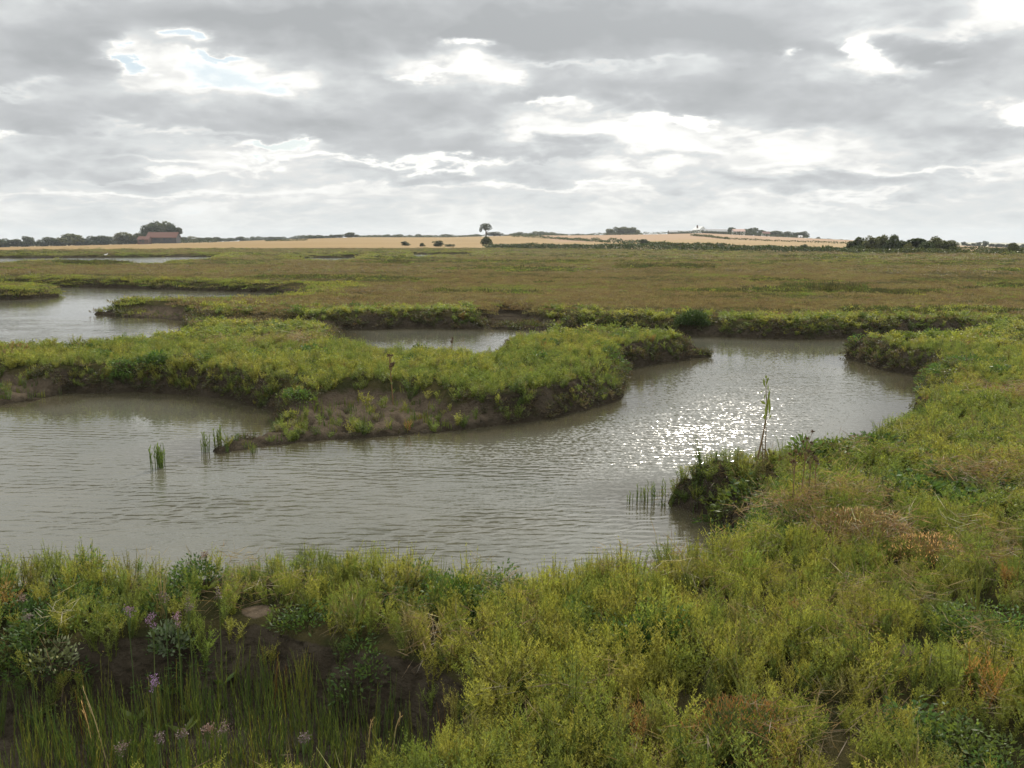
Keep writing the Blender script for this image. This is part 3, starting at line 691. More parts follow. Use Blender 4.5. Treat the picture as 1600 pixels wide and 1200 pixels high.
# unit trees, height 1
VAR = []
for i in range(4): VAR.append((lobes_round(14, .34, .14, .82, .19, 20 + i), .20, 'round'))
for i in range(2): VAR.append((lobes_round(11, .16, .1, .88, .13, 40 + i), .12, 'tall'))
for i in range(2): VAR.append((lobes_round(10, .62, .12, .72, .26, 50 + i), .10, 'wide'))
TM = {}
for i, (lb, tr, kd) in enumerate(VAR):
    for mt in (0, 1):
        TM[(i, mt)] = crown_mesh('crown', lb, 3000, .062, (M_FOL, M_FOL2)[mt])
    TM[('t', i)] = trunk_mesh('trunk', .62, .028, [(k * 1.7 + i, .35 + .08 * k, .25, .8) for k in range(4)])
def put_ground(px, py, dmax=DR):
    """distance at which the ground shows at row py in column px"""
    ux, uy = azdir(px); d = np.linspace(DFP(px) + 6, dmax, 500); z, *_ = terrain(ux * d, uy * d)
    yy = 375.2 + (H - z) / d * F
    j = np.nonzero(yy <= py)[0]
    return d[j[0]] if len(j) else dmax
def tree(px, top, d, base=None, var=0, mt=0, wpx=None, label='', cat='tree', group=None, name='tree'):
    """px column, top row, distance; base row gives distance when d is None"""
    if d is None: d = put_ground(px, base)
    ux, uy = azdir(px); x, y = ux * d, uy * d; z = ground_z(x, y)
    ztop = H + (375.2 - top) / F * d * 1.0
    h = max(ztop - z, .8)
    sw = 1.0
    if wpx: 
        natural = {'round': .68, 'tall': .34, 'wide': 1.3}[VAR[var][2]]
        sw = (wpx / F * d) / (natural * h)
    o = thing(name, (x, y, z - .05 * h), label, cat, group, RNG.uniform(0, 6.28)); o.scale = (h * sw, h * sw, h * 1.02)
    c = add_obj('crown', TM[(var, mt)], o); t = add_obj('trunk', TM[('t', var)], o)
    return o
GL, GM, GRR = 'trees along the skyline on the left', 'small trees of the far skyline', 'trees of the wood at the marsh edge on the right'
def build_trees():
    # left skyline, behind the wheat
    for px, top, w, v, m, lb in ((-12, 371, 30, 0, 0, None), (8, 371, 26, 6, 0, None), (27, 373, 24, 1, 0, None), (45, 369, 16, 2, 0, 'rounded dark tree standing highest at the left end of the skyline'),
        (62, 373, 22, 6, 0, None), (79, 370, 20, 3, 0, None), (95, 371, 16, 0, 0, None), (108, 362.5, 34, 0, 1, 'large domed tree alone between lower trees, well left of the barn'),
        (129, 371, 20, 6, 0, None), (146, 368.5, 22, 1, 0, None), (166, 368, 22, 2, 0, None), (190, 362.5, 28, 3, 1, 'broad pale green tree left of the barn'), (210, 360.5, 15, 4, 0, 'narrow dark tree just left of the barn'),
        (298, 368, 26, 6, 1, 'wide low tree directly right of the barn'), (286, 370, 12, 2, 0, None), (315, 371, 14, 1, 0, None), (325, 369.5, 16, 0, 0, None), (337, 370, 14, 3, 0, None), (350, 371.5, 18, 6, 0, None), (362, 371.5, 14, 1, 0, None), (376, 369.5, 12, 2, 0, 'small rounded tree standing up from the thin skyline right of the barn')):
        ux, uy = azdir(px); ry = float(np.interp(px, RIDGE_X, RIDGE_Y))
        tree(px, top, 640 if px < 230 else 760, None, v, m, w, lb or 'dark green tree in the left skyline row beside the barn land', group=GL)
    # dark under-storey along the same line
    hedge('dark hedge running along the foot of the left skyline trees', [(-60, 640), (60, 640), (150, 640), (230, 640), (340, 632)], 3.2, 5, 3600, .8)
    # wood behind the barn
    for px, top, w, v, m, lb in ((232, 350, 18, 0, 0, 'dark tree at the left edge of the clump behind the barn'), (240, 346.5, 24, 1, 0, 'tall full tree behind the left half of the barn roof'), (254, 347, 24, 2, 1, 'tall tree rising behind the middle of the barn roof'),
        (266, 349, 18, 3, 0, 'tree behind the right half of the barn roof'), (272, 348.5, 8, 4, 0, 'slender pointed tree above the right end of the barn'), (279, 355, 10, 5, 0, 'lowest tree of the clump, past the right end of the barn')):
        tree(px, top, 665, None, v, m, w, lb, group='clump of trees behind the barn')
    # thin far skyline
    rs = np.random.default_rng(5)
    px = 386.
    while px < 960:
        if 520 < px < 565 or 752 < px < 792: px += 6; continue
        top = 369.6 if px < 460 else 367.6 if px < 515 else 366.6 if px < 800 else 364.6
        if 880 < px: top = 365.5
        top += rs.uniform(-1.2, 1.4); w = rs.uniform(10, 17)
        tree(px, top, 1000 + rs.uniform(-50, 50), None, int(rs.integers(0, 8)) if rs.random() > .4 else 6, 0, w, 'tiny dark tree in the unbroken far skyline row', group=GM)
        px += w * .62
    for px, top, w, v, lb in ((484, 366.5, 18, 6, 'broad tree in the clump at the left end of the far skyline'), (498, 366.5, 18, 7, 'spreading tree at the right end of the left skyline clump'),
        (527, 366.5, 17, 1, 'rounded tree left of the taller parasol shaped tree on the field edge'), (547, 361.8, 17, 0, 'taller spreading tree in the middle of three on the field edge'), (557, 366.5, 13, 3, 'dark bushy tree right of the tall one on the field edge'),
        (773, 362, 22, 1, 'dark domed tree just right of the tall lone tree')):
        tree(px, top, 690, None, v, 0, w, lb)
    # hill wood, copse and farm trees
    for k, px in enumerate(range(803, 884, 9)):
        tree(px + RNG.uniform(-2, 2), 361.5 + abs(px - 838) * .05 + RNG.uniform(-1, 1.2), 1010, None, int(RNG.integers(0, 4)), 1, 15, 'pale hazy tree in the long wood on the hill crest', group='long wood on the hill crest')
    for px, top, w, lb in ((953, 357, 14, 'leftmost tree of the round copse on the ridge'), (963, 354.5, 17, 'second tree of the round copse on the ridge, from the left'), (974, 353.8, 18, 'highest tree in the middle of the round copse'), (985, 355, 16, 'fourth tree of the round copse on the ridge, from the left'), (995, 358.5, 13, 'low tree closing the right end of the round copse')):
        tree(px, top, 800, None, int(RNG.integers(0, 4)), 1, w, lb, group='round copse on the ridge')
    for px, top, w, v, lb in ((1141, 353.5, 15, 0, 'tall pale tree left of the white farm building'), (1133, 360, 10, 1, 'small tree at the end of the long farm shed'), (1165, 358, 16, 2, 'tree right of the white farm building'), (1176, 355.8, 18, 3, 'tallest tree right of the white farm building'),
        (1188, 358, 14, 0, 'tree left of the small white cottage'), (1205, 361.5, 14, 1, 'first tree right of the small white cottage'), (1216, 360.8, 15, 2, 'second tree right of the small white cottage'), (1227, 361.8, 14, 3, 'third tree right of the small white cottage'), (1238, 362.3, 14, 6, 'fourth tree right of the small white cottage'), (1248, 361.8, 14, 0, 'fifth tree right of the small white cottage'), (1256, 361.5, 12, 1, 'last tree at the right end of the farm row')):
        tree(px, top, 735, None, v, 0, w, lb, group='trees around the hill farm')
    px = 1266.
    while px < 1325:
        tree(px, 371.5 + (px - 1266) * .05 + rs.uniform(-.8, .8), 1100, None, int(rs.integers(0, 8)), 0, 11, 'tiny far tree in the gap between hill farm and right hand wood', group='far tree line right of the hill farm'); px += 7
    tree(1279, 369.5, 1000, None, 0, 0, 6, 'single small tree sticking up right of the farm row')
    # right hand wood at the marsh edge
    dW = 240
    for px, top, w, v, m, lb in ((1336, 363.5, 18, 4, 0, 'narrow dark tree at the left end of the right hand wood'), (1350, 372, 18, 0, 0, 'low tree second from the left in the wood'), (1363, 368, 24, 1, 1, 'pale rounded tree third from the left in the wood'),
        (1377, 366.3, 18, 2, 1, 'pale tree with the spiky top in the left half of the wood'), (1389, 371, 18, 0, 0, 'dark tree left of the tall middle tree of the wood'), (1400, 365, 19, 3, 0, 'tall dark tree in the middle of the wood'), (1412, 374, 16, 1, 0, 'tree dipping low between the two halves of the wood'),
        (1422, 376, 16, 6, 1, 'low grey green bushy tree in the dip of the wood'), (1433, 370.5, 20, 5, 0, 'dark tree starting the right half of the wood'), (1448, 376, 18, 2, 0, 'low dark tree inside the right half of the wood'), (1466, 368.8, 26, 1, 1, 'highest pale tree in the right half of the wood'), (1480, 374, 24, 3, 0, 'dark tree near the right end of the wood'), (1489, 381, 16, 0, 0, 'lowest dark tree closing the right end of the wood'), (1343, 380, 20, 7, 0, 'dark low bush at the foot of the narrow left tree')):
        tree(px, top, DFP(px) + 14 + (0 if top < 375 else -4), None, v, m, w, lb, group=GRR)
    for px, top, w, v in ((1342, 372, 20, 0), (1356, 374, 20, 1), (1370, 373, 22, 2), (1384, 374, 20, 3), (1396, 374, 20, 0), (1407, 377, 18, 1), (1438, 376, 20, 2), (1455, 374, 22, 3), (1472, 374, 22, 0), (1484, 379, 18, 1)):
        tree(px, top, DFP(px) + 22, None, v, 0, w, 'dark tree filling the inside of the right hand wood behind its front trees', group='inner trees of the right hand wood')
    for px, top in ((1458, 384), (1472, 385), (1445, 386), (1395, 388), (1360, 388), (1376, 387), (1410, 389), (1428, 387)):
        tree(px, top, DFP(px) + 6, None, 7, RNG.integers(0, 2), 26, 'low scrub bush along the foot of the right hand wood', 'bush', 'scrub at the foot of the wood', 'bush')
    for px, top, w in ((1494, 379, 8), (1507, 377, 8), (1514, 380, 6), (1521, 379, 7), (1529, 377.5, 8), (1540, 375.8, 8), (1551, 379, 8), (1558, 379.5, 7), (1566, 379.8, 8), (1574, 380, 8), (1600, 379, 12), (1612, 379, 12)):
        tree(px, top, 705, None, int(RNG.integers(0, 4)), 0, w, 'small separate tree on the ridge right of the wood', group='spaced trees on the ridge at right')
    tree(1488, 373, 690, None, 0, 1, 10, 'pale small tree peeping over the right end of the wood')
    for px, top, w, v, lb in ((1582, 374.5, 15, 0, 'rounded dark tree standing alone near the right edge'), (1592, 383, 22, 7, 'broad dark bush below the lone tree at the right edge'), (1556, 384, 13, 6, 'dark bush left of the pair on the right hand field'), (1568, 386, 12, 6, 'dark bush right of the pair on the right hand field'), (1610, 382, 20, 7, 'dark bush cut by the right edge of the view')):
        tree(px, top, DFP(px) + 35, None, v, 0, w, lb, 'tree' if v == 0 else 'bush', name='tree' if v == 0 else 'bush')
    # bushes out in the wheat
    for px, top, base, w, v, lb in ((633, 376.3, 384, 12, 1, 'round dark bush furthest left in the wheat field'), (660, 378.3, 385, 7, 0, 'smallest bush in the wheat field, second from the left'), (684, 375.3, 385, 16, 2, 'large round bush in the wheat field left of the lone tree'), (702, 380.5, 385.3, 17, 7, 'low bush trailing right of the large round one'),
        (863, 379, 386, 13, 6, 'round bush on the field edge right of the scrub'), (900, 380, 387, 12, 1, 'round bush second to the right of the scrub'), (934, 381, 388.5, 16, 7, 'wide low bush on the lower field edge'), (952, 384, 388.5, 8, 0, 'tiny bush between two wide bushes on the lower field'), (981, 381.5, 388.5, 14, 2, 'square dark bush left of the lone hedge tree'),
        (1062, 383, 390, 14, 6, 'dark bush on the lower field edge, middle right'), (1127, 381, 388, 12, 3, 'round bush growing in the middle hedge'), (1258, 380.5, 391.5, 13, 1, 'rounded bush at the right end of the wheat')):
        tree(px, top, None, base, v, 0, w, lb, 'bush', name='bush')
    tree(1007, 371.5, None, 383, 0, 0, 17, 'spreading little tree standing in the hedge between two wheat fields')
    for px, top, w, lb in ((770, 381, 22, 'leftmost low bush of the scrub beside the lone tree'), (785, 379, 24, 'highest bush of the scrub beside the lone tree'), (803, 380.5, 24, 'third low bush of the scrub right of the lone tree'), (822, 381, 24, 'fourth low bush of the scrub right of the lone tree'), (842, 382, 22, 'last low bush of the scrub right of the lone tree')):
        tree(px, top, DFP(px) + 6, None, 7 if px % 2 else 6, 0, w, lb, 'bush', 'scrub beside the lone tree', 'bush')
    # the lone tall tree: open parasol crown on a bare trunk
    d = 420; ux, uy = azdir(759); x, y = ux * d, uy * d; z = ground_z(x, y); h = H + (375.2 - 350) / F * d - z; u = h / 10
    o = thing('oak_tree', (x, y, z), 'tall lone tree with open parasol crown on a bare trunk', 'tree')
    lb = [(-1.9, 0, 8.7, 1.2, .8), (-.4, .6, 9.2, 1.5, .8), (1.2, -.3, 9.0, 1.4, .8), (2.3, .3, 8.2, .8, .6), (-2.7, 0, 7.2, .7, .8), (-1.4, -.8, 7.3, 1.0, .5), (.6, .9, 7.2, 1.1, .55), (1.7, -.6, 6.9, 1.0, .5), (-2.9, .4, 6.2, .7, .8), (3.1, 0, 7.3, .4, .25), (-.3, 0, 6.8, .8, .5), (0, -1., 8.4, 1.2, .6)]
    add_obj('crown', crown_mesh('crown', [tuple(v * u * (1.18 if i > 2 else 1) for i, v in enumerate(l)) if 0 else (l[0] * u, l[1] * u, l[2] * u, l[3] * u * 1.05, l[4] * u * 1.05) for l in lb], 2600, .32 * u, M_FOL), o)
    add_obj('trunk', trunk_mesh('trunk', 11 * u, .48 * u, [(k * 1.3, .42 + .07 * k, 2.2 * u, .9) for k in range(6)]), o)
    d2 = DFP(760) + 18; ux, uy = azdir(760); x, y = ux * d2, uy * d2; z = ground_z(x, y); h = H + (375.2 - 369.5) / F * d2 - z; u = h / 3
    o = thing('hawthorn_tree', (x, y, z), 'small ragged tree with drooping branches in front of the tall lone tree', 'tree')
    lb = [(0, 0, 2.3, .8, .6), (-.6, .2, 1.8, .7, .55), (.6, -.2, 1.8, .7, .55), (-1.1, 0, 1.4, .35, .3), (1.2, .1, 1.3, .35, .25), (0, .4, 1.6, .8, .5), (.9, 0, 1.0, .3, .2), (-.8, 0, 1.0, .3, .25)]
    add_obj('crown', crown_mesh('crown', [tuple(v * u for v in l) for l in lb], 2200, .2 * u, M_FOL), o)
    add_obj('trunk', trunk_mesh('trunk', 2.4 * u, .12 * u, [(k * 1.6, .4, 1. * u, .6) for k in range(4)]), o)

def hedge(label, pts, h, w, n, leaf, rows=False):
    """pts: (px, distance) or, with rows, (px, row on the ground)"""
    P = []
    for px, d in pts:
        if rows: d = put_ground(px, d)
        ux, uy = azdir(px); P.append((ux * d, uy * d))
    P = np.array(P); seg = np.linalg.norm(np.diff(P, axis=0), axis=1); cs = np.concatenate([[0], np.cumsum(seg)])
    t = RNG.uniform(0, cs[-1], n); X = np.interp(t, cs, P[:, 0]); Y = np.interp(t, cs, P[:, 1])
    hv = h * (.72 + .38 * vn(t / 9, t * 0, 3) + .22 * vn(t / 2.5, t * 0 + 4, 3))
    a = RNG.uniform(0, math.pi, n); q = RNG.uniform(.7, 1.03, n)
    X2 = X + RNG.uniform(-1, 1, n) * .2 * w; Y2 = Y + np.cos(a) * q * w * .5
    z, *_ = terrain(X2, Y2); o0 = np.array([P[0, 0], P[0, 1], ground_z(*P[0])])
    V = np.stack([X2, Y2, z + np.sin(a) * q * hv], 1) - o0
    g = Leaves(); D = unit(np.stack([RNG.normal(0, .7, n), RNG.normal(0, .7, n), np.full(n, .5)], 1))
    g.blades(V, D, leaf * RNG.uniform(.7, 1.5, n), leaf * .8, RNG.uniform(.6, 1.4, n), kite=True)
    o = add_obj('hedge', g.mesh('hedge', M_FOL), loc=tuple(o0)); o['label'] = label; o['category'] = 'hedge'
    return o
def build_hedges():
    hedge('long hedge falling across the wheat from the hill wood to the right', [(800, 370.5), (870, 374), (930, 378), (1000, 382)], 1.6, 2.5, 2600, .5, True)
    hedge('hedge between the two wheat fields right of the hedge tree', [(1015, 383.3), (1060, 385.4), (1130, 388), (1200, 389.3), (1320, 392)], 1.2, 2.2, 3200, .45, True)
    hedge('thin upper hedge dividing the pinkish field on the hill', [(1080, 369), (1140, 374.5), (1200, 377), (1260, 379), (1325, 381)], 1.1, 2, 2000, .45, True)
    hedge('dark hedge along the ridge top above the wheat', [(560, 700), (700, 705), (800, 705), (900, 705), (1000, 705), (1060, 705)], 1.6, 4, 3000, .6)
    hedge('ridge hedge under the hill farm', [(1060, 705), (1120, 706), (1200, 706), (1262, 706)], 2.2, 4, 2200, .6)
    hedge('low dark field edge hedge in front of the middle fields', [*[(p, DFP(p) + 3) for p in range(760, 1331, 38)]], 1.25, 6, 12000, .3)
    hedge('rough scrubby bank edge below the right hand wood', [*[(p, DFP(p) + 1) for p in range(1330, 1760, 35)]], .8, 6, 7000, .26)
    hedge('hedge crossing the narrow wheat strip right of the wood', [(1490, 389), (1530, 390.2), (1580, 392), (1640, 393)], 1.2, 2, 1600, .35, True)
    hedge('dark thin hedge at the far left field corner near the clump', [(415, 377), (450, 376.6), (480, 376.2)], .9, 2, 900, .4, True)

# ------------------------------------------------------------------ buildings
def box(V, F_, x0, x1, y0, y1, z0, z1):
    b = len(V); V += [(x0, y0, z0), (x1, y0, z0), (x1, y1, z0), (x0, y1, z0), (x0, y0, z1), (x1, y0, z1), (x1, y1, z1), (x0, y1, z1)]
    F_ += [[b, b + 1, b + 5, b + 4], [b + 1, b + 2, b + 6, b + 5], [b + 2, b + 3, b + 7, b + 6], [b + 3, b, b + 4, b + 7], [b + 4, b + 5, b + 6, b + 7], [b + 3, b + 2, b + 1, b]]
def simple_obj(name, V, F_, mat, parent):
    me = bpy.data.meshes.new(name); me.from_pydata(V, [], F_); me.materials.append(mat); me.update(); return add_obj(name, me, parent)
def building(name, label, cat, px, d, w, dep, eave, rise, wallm, roofm, rz=0., gable_front=False, dz=0, wins=3, door=True, chim=0):
    ux, uy = azdir(px); x, y = ux * d, uy * d
    o = thing(name, (x, y, ground_z(x, y) + dz - .1), label, cat, None, rz)
    hw, hd = w / 2, dep / 2
    V = []; F_ = []; box(V, F_, -hw, hw, -hd, hd, -1.0, eave); F_.pop(-2)
    b = len(V)
    if gable_front: V += [(-hw, -hd, eave), (hw, -hd, eave), (0, -hd, eave + rise), (-hw, hd, eave), (hw, hd, eave), (0, hd, eave + rise)]
    else: V += [(-hw, -hd, eave), (-hw, hd, eave), (-hw, 0, eave + rise), (hw, -hd, eave), (hw, hd, eave), (hw, 0, eave + rise)]
    F_ += [[b, b + 1, b + 2], [b + 3, b + 4, b + 5]]
    simple_obj('wall', V, F_, wallm, o)
    ov, th = .3, .18; V = []; F_ = []
    prof = [(-1 - ov / (hw if gable_front else hd), -ov * rise / (hw if gable_front else hd)), (0, rise), (1 + ov / (hw if gable_front else hd), -ov * rise / (hw if gable_front else hd))]
    for e in (-1, 1):
        for q, zz in prof + [(p, zz - th) for p, zz in prof[::-1]]:
            if gable_front: V.append((q * hw, e * (hd + ov), eave + zz + th))
            else: V.append((e * (hw + ov), q * hd, eave + zz + th))
    F_ = [[i, (i + 1) % 6, 6 + (i + 1) % 6, 6 + i] for i in range(6)] + [[0, 1, 4, 5], [1, 2, 3, 4], [6, 7, 10, 11], [7, 8, 9, 10]]
    rf = simple_obj('roof', V, F_, roofm, o)
    for k in range(wins):
        cx = -hw + w * (k + .5 + .5 * (k >= wins / 2 and door)) / (wins + (1 if door else 0)); V = []; F_ = []
        box(V, F_, cx - .5, cx + .5, -hd - .05, -hd + .05, eave * .4, eave * .4 + 1.1); simple_obj('window', V, F_, M_GLASS, o)
    if door:
        V = []; F_ = []; box(V, F_, -.7, .7, -hd - .06, -hd + .04, 0, 2.2); simple_obj('door', V, F_, M_DOOR, o)
    for k in range(chim):
        V = []; F_ = []; cx = (-.6, .6)[k] * hw; box(V, F_, cx - .4, cx + .4, -.4, .4, eave + rise * .6, eave + rise + 1.1); simple_obj('chimney', V, F_, M_BRICK, rf)
    return o
def build_farms():
    global M_BRICK, M_GLASS, M_DOOR
    M_BRICK = plain_mat('red_brick', (.11, .055, .042), (.08, .045, .035), 3); M_GLASS = plain_mat('window_glass', (.04, .05, .06), None, 3, .2)
    M_DOOR = plain_mat('dark_door', (.06, .05, .045)); tile = plain_mat('pantile_roof', (.17, .072, .048), (.12, .058, .042), 4)
    white = plain_mat('white_render', (.78, .78, .75), (.7, .7, .66), 2); slate = plain_mat('grey_roof', (.10, .11, .12), (.14, .15, .16), 3)
    flint = plain_mat('dark_flint_wall', (.022, .024, .03), (.045, .038, .036), 3)
    building('barn', 'long barn with red tiled roof in front of tall trees on the left skyline', 'barn', 256, 600, 18, 7, 2.5, 2.9, flint, tile, -.03, dz=1.3, wins=4)
    building('outbuilding', 'low red roofed outbuilding joined to the left end of the barn', 'outbuilding', 226, 596, 6.5, 5, 1.9, 1.6, M_BRICK, tile, 0., dz=1.0, wins=1)
    building('cottage', 'bright white gable ended house with white roof on the hill skyline', 'house', 1092, 720, 6.5, 8, 2.6, 2.4, white, white, .5, True, dz=.2, wins=1, door=False, chim=1)
    building('farm_shed', 'long low dark roofed farm shed on the hill right of the white gable', 'shed', 1116, 712, 17, 9, 1.9, 1.6, flint, slate, .02, dz=-.2, wins=4)
    building('farm_shed', 'low grey shed on the hill left of the white gable house', 'shed', 1062, 716, 17, 9, 1.6, 1.2, flint, slate, -.02, dz=-.4, wins=3)
    building('farmhouse', 'white walled farmhouse between trees on the hill', 'house', 1153, 712, 8.5, 7, 2.4, 1.6, white, plain_mat('pink_tile_roof', (.4, .25, .2)), 0., dz=.3, wins=3)
    building('cottage', 'small white cottage half hidden among the hill farm trees', 'house', 1196, 712, 5, 5, 2.0, 1.5, white, tile, 0., dz=0, wins=2)
    building('cottage', 'tiny white hut at the right end of the farm tree row', 'hut', 1250, 690, 2.2, 2.2, 1.2, .6, white, white, 0., dz=-.2, wins=1, door=False)

# ------------------------------------------------------------------ single plants
def tint_mat(name, base, trans=.35): return foliage_mat(name, tuple(base), trans)
def base_at(px, py_base, zg=.5, off=0):
    x, y = at(px, py_base, zg); return x, y, ground_z(x, y)
def build_single_plants():
    stemm = tint_mat('brown_stem', (.16, .11, .06), .1); leafm = tint_mat('stalk_leaf', (.10, .15, .05)); seedm = tint_mat('seed_head', (.10, .07, .05), .15)
    redst = tint_mat('red_tips', (.165, .10, .05), .35); darkl = tint_mat('dark_shrub_leaf', (.05, .08, .03)); pur = tint_mat('purple_flower', (.22, .14, .26), .2); pink = tint_mat('dull_mauve_flower', (.15, .115, .12), .2)
    samp = tint_mat('samphire_green', (.11, .17, .05)); strawm = tint_mat('straw_blade', (.45, .36, .2), .3); yellowm = tint_mat('yellow_shoot', (.25, .26, .05)); greyl = tint_mat('grey_green_leaf', (.11, .15, .09), .2)
    # tall leafy stalk standing against the water
    x, y, z = base_at(1184, 722, .62); Hs = .92
    o = thing('tall_stalk', (x, y, z), 'tallest leafy stalk standing up against the glittering water', 'plant')
    s = math.hypot(x, y) / F
    path = [(1178, 735), (1184, 715), (1190, 690), (1195, 665), (1199, 640), (1197, 615), (1197, 590)]
    def w3(px, py, dy=0):
        d = ray(px, py); t = (y + dy) / d[1]; return np.array([d[0] * t - x, dy, H + d[2] * t - z])
    g = Leaves(); g.tube([w3(*p) for p in path], [.011, .011, .010, .008, .006, .004, .002], 6, (1, 1, 1))
    g.tube([w3(1194, 730, .03), w3(1196, 700, .02), w3(1197, 668)], [.007, .006, .005], 5, (1, 1, 1))
    g.tube([w3(1192, 735), w3(1192, 705), w3(1191, 688)], [.007, .006, .004], 5, (1, 1, 1))
    add_obj('stem', g.mesh('stem', stemm), o)
    g = Leaves()
    for px, py, dx, dy, l, wd in ((1197, 632, -9, -6, 1, .02), (1199, 640, 3, -26, 1, .022), (1200, 622, 3, -12, 1, .018), (1198, 628, -2, 26, 1, .024), (1202, 650, 1, -25, 1, .02), (1196, 606, -4, -12, 1, .016), (1197, 603, 3, -12, 1, .014), (1195, 600, -2, -9, 1, .016), (1197, 592, 0, -6, 1, .02), (1198, 596, 3, -6, 1, .02),
        (1193, 610, -6, 4, 1, .010), (1195, 657, -2, -12, 1, .016), (1202, 655, 3, -8, 1, .014), (1194, 668, 3, -10, 1, .02), (1196, 615, -2, 8, 1, .012), (1200, 612, 0, -12, 1, .012)):
        a = w3(px, py); b = w3(px + dx, py + dy, RNG.uniform(-.03, .03)); v = b - a; L = np.linalg.norm(v)
        g.blades([a], [v / L], L * 1.1, wd * 1.5, np.array([1.]), side=np.array([[1., .3, 0]]), kite=True)
    add_obj('leaf', g.mesh('leaf', leafm), o, kind='stuff')
    # branched plants with dry seed heads
    def seedplant(px, base, top, label, group, nb=5, zg=.62, sc=1.):
        x, y, z = base_at(px, base, zg); d = y
        h = (base - top) / F * d * 1.02
        o = thing('seed_head_plant', (x, y, z), label, 'plant', group, RNG.uniform(0, 6)); g = Leaves(); g2 = Leaves()
        lean = RNG.normal(0, .04, 2)
        f = lambda t: np.array([lean[0] * h * t, lean[1] * h * t, h * t])
        g.tube([f(0), f(.5), f(1)], [.006 * sc, .005 * sc, .003 * sc], 5, (1, 1, 1)); ends = [f(1)]
        for k in range(nb):
            t = RNG.uniform(.62, .9); a = RNG.uniform(0, 6.28); q = f(t); e = q + np.array([math.cos(a), math.sin(a), 2.4]) * h * RNG.uniform(.04, .09)
            g.tube([q, (q + e) / 2 + [0, 0, -.004], e], [.003 * sc, .0025 * sc, .002 * sc], 4, (1, 1, 1)); ends.append(e)
        for e in ends:
            m = 14; D = unit(RNG.normal(size=(m, 3)) + [0, 0, .9]); g2.blades(np.repeat([e], m, 0), D, .028 * sc, .012 * sc, kite=True)
        m = 12; t = RNG.uniform(.1, .8, m); a = RNG.uniform(0, 6.28, m)
        g3 = Leaves(); g3.blades(np.array([f(v) for v in t]), unit(np.stack([np.cos(a), np.sin(a), np.full(m, .9)], 1)), h * .13, .012 * sc, kite=True)
        add_obj('stem', g.mesh('stem', stemm), o); add_obj('flower_head', g2.mesh('flower_head', seedm), o); add_obj('leaf', g3.mesh('leaf', leafm), o, kind='stuff')
    seedplant(1249, 790, 662, 'tallest seed head stalk on the promontory right of the leafy stalk', 'seed head stalks on the promontory', 6)
    seedplant(1237, 800, 682, 'seed head stalk just left of the tallest on the promontory', 'seed head stalks on the promontory', 4)
    seedplant(1262, 780, 690, 'short seed head stalk right of the tallest on the promontory', 'seed head stalks on the promontory', 3)
    seedplant(1275, 775, 694, 'reddish seed head stalk farthest right on the promontory', 'seed head stalks on the promontory', 3)
    seedplant(614, 604, 527, 'tall leafy stalk in the middle of the long island', 'stalks on the island', 7, .5, 1.8)
    seedplant(706, 560, 530, 'short stalk near the back creek on the island', 'stalks on the island', 4, .5, 1.5)
    for px, base, top, lb in ((21, 534, 510, 'stalk with dark heads at the far left of the island edge'), (30, 534, 512, 'second stalk with dark heads at the left of the island edge'), (37, 535, 520, 'short stalk third from the left on the island edge'), (126, 534, 520, 'bushy headed stalk on the left of the island edge'),
        (144, 534, 524, 'low stalk right of the bushy headed one'), (193, 528, 496, 'thin tall stalk against the pale water, left of a pair'), (198, 528, 501, 'thin stalk right beside the tall thin one'), (219, 526, 497, 'beaded tall stalk against the pale water'), (275, 518, 502, 'small stalk near the mouth of the back creek'), (156, 533, 517, 'very thin stalk between the bushy one and the tall pair')):
        seedplant(px, base, top, lb, 'stalks on the island edge against pale water', 4, .55, 1.3)
    # samphire clumps standing in the water
    def clump(px, base, top, n, rad, label, mat=samp, wth=.012, group='samphire clumps in the water'):
        x, y = at(px, base, 0); h = (base - top) / F * math.hypot(y, H)
        o = thing('samphire_clump', (x, y, -.06), label, 'plant', group)
        g = Leaves()
        for k in range(n):
            b = np.array([*RNG.normal(0, rad * .5, 2), 0]); L = (h + .06) * RNG.uniform(.6, 1.); d = np.array([b[0] * .8 + RNG.normal(0, .03), b[1] * .5, 1.])
            g.tube([b, b + d * L * .5, b + d * L], [wth * .5, wth * .45, wth * .15], 4, (1, 1, 1)); m = 7; t = np.linspace(.35, .9, m); a = RNG.uniform(0, 6.28) + np.arange(m) * 2.2
            g.blades(b + d * (L * t)[:, None], unit(np.stack([np.cos(a) * .3, np.sin(a) * .3, np.ones(m)], 1)), L * .22, wth, kite=True)
        add_obj('stem', g.mesh('stem', mat), o, kind='stuff')
    clump(249, 731, 692, 22, .075, 'dense samphire clump alone in the open water left of the mud spit')
    clump(321, 706, 672, 9, .06, 'thin samphire clump in the water at the tip of the mud spit', wth=.011)
    clump(341, 697, 664, 12, .06, 'samphire clump rising just behind the tip of the mud spit', wth=.012)
    clump(396, 708, 690, 6, .04, 'small samphire sprig at the water side of the mud spit', wth=.01)
    for i, (px, base, top) in enumerate(((984, 785, 765), (997, 783, 752), (1004, 782, 760), (1014, 785, 750), (1024, 782, 752), (1034, 780, 748))):
        clump(px, base, top, 4, .04, ('shortest', 'second', 'third', 'fourth', 'fifth', 'last')[i] + ' water stem group counted from open water to the promontory tip', wth=.008, group='stems in the water off the promontory')
